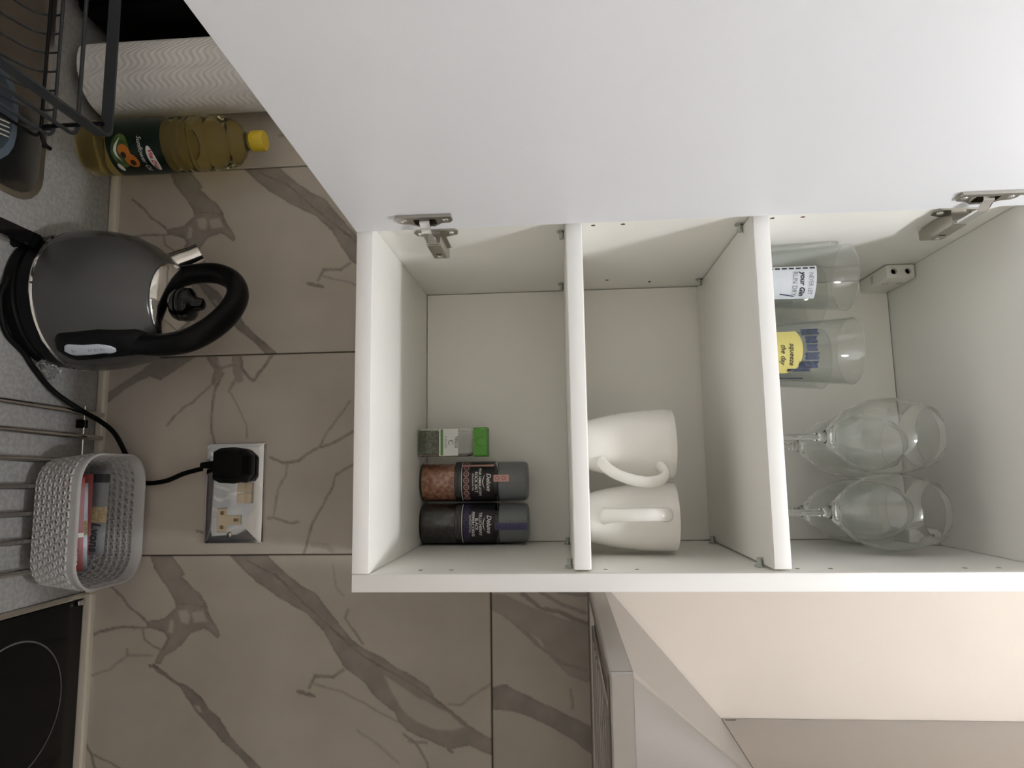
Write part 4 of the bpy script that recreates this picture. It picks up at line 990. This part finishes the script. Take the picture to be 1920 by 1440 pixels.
text('lettering', 'NEVER LET', .0066, tmap(t1x, t1y, a1+.16, .0665, .0009), mat('grey_ink', (.16, .16, .17), .5), tp, sx=.8); text('lettering', 'your Gin', .0078, tmap(t1x, t1y, a1+.17, .0575, .0009), inkb, tp, bold=.0003, shear=.2); text('lettering', 'RUN DRY', .0078, tmap(t1x, t1y, a1+.16, .0490, .0009), MATS['grey_ink'], tp, sx=.85)
for q in range(8): gridpatch('dash', -.0132, -.0114, .0125+q*.0075, .0180+q*.0075, tmap(t1x, t1y, a1, 0, .0010), inkb, tp, 1)
bm = B(); mm = tmap(t1x, t1y, a1, 0, .0010); bm.faces.new([bm.verts.new(mm(*p)) for p in ((.0165, .034), (.0182, .034), (.0215, .050), (.0202, .050))]); bmobj('blue_stroke', bm, mat('navy_ink', (.02, .03, .07), .4), tp)
g2 = tumbler(t2x, t2y, 'clear tumbler with yellow and navy print beside the wine glasses')
a2 = azc(t2x, t2y); gg = [c for c in g2.children if c.name.startswith('glass')][0]
yl = mat('yellow_glass_print', (.50, .44, .14), .4); nv = mat('navy_glass_print', (.055, .07, .12), .4, vscale=260, col2=(.015, .018, .03))
mm = tmap(t2x, t2y, a2, 0, .0006)
bm = B(); rows = []
for i in range(15):
    u = -.026+.052*i/14; top = .036+.016*math.sqrt(max(0, 1-((u+.004)/.030)**2)); rows.append((bm.verts.new(mm(u, .003)), bm.verts.new(mm(u, top))))
for p, q in zip(rows, rows[1:]): bm.faces.new((p[0], q[0], q[1], p[1]))
yo = bmobj('yellow_print', bm, yl, gg, 3.14)
for q, (u0_, u1_, v0_, v1_) in enumerate(((-.029, -.0205, .050, .0745), (-.0190, -.0100, .0530, .0715), (-.0085, -.0010, .0535, .0710), (.0005, .0090, .0520, .0725), (.0105, .0190, .0455, .0725), (.0195, .0235, .0340, .0650))):
    bm = B(); n = 4; A_ = [(bm.verts.new(mm(u0_+(u1_-u0_)*i/n, v0_+.001*((i+q) % 2)+.002)), bm.verts.new(mm(u0_+(u1_-u0_)*i/n, v1_-.003-.0016*((i*7+q*3) % 3)/2))) for i in range(n+1)]
    for p, r_ in zip(A_, A_[1:]): bm.faces.new((p[0], r_[0], r_[1], p[1]))
    bmobj('navy_print', bm, nv, gg, 3.14)
gridpatch('navy_print',   .0345, .0365, .0310, .0570, mm, nv, gg, 2)
text('lettering', 'squeeze', .0078, tmap(t2x, t2y, a2+.06, .0405, .0010), inkb, yo, shear=.35, bold=.0001); text('lettering', 'the day', .0078, tmap(t2x, t2y, a2+.06, .0310, .0010), inkb, yo, shear=.35, bold=.0001)
tumbler(-.3415, -.0920, 'clear plain tumbler standing behind the white printed tumbler')
tumbler(-.2570, -.0920, 'clear plain tumbler standing behind the yellow printed tumbler')

# ------------------------------------------------------------------ ceiling lamp (the light of the room)
def ceiling_lamp(pos, r, strength, label, mname):
    bx_, by_, bz_ = pos
    lp = thing('ceiling_lamp_offscreen', (bx_, by_, ZC), label, 'lamp')
    lathe('ceiling_rose', [(0, -.0002), (.05, -.0002), (.052, -.006), (.045, -.012), (.02, -.018), (0, -.018)], bx_, by_, ZC, doorw, lp, 32)
    bm = B(); t = bmesh.new(); bmesh.ops.create_uvsphere(t, u_segments=24, v_segments=16, radius=r); merge(bm, t, Matrix.Translation(pos))
    bmobj('bulb_offscreen', bm, mat(mname, (1, 1, 1), .5, emit=(.98, 1., 1.04), estr=strength), lp, 3.14)
    tube('holder', [(bx_, by_, ZC-.0185), (bx_, by_, bz_+r-.002)], .014, doorw, lp, 16)
ceiling_lamp(BULB_POS, .042, BULB_STRENGTH, 'ceiling lamp with a small bare bulb above the worktop front', 'lit_bulb')
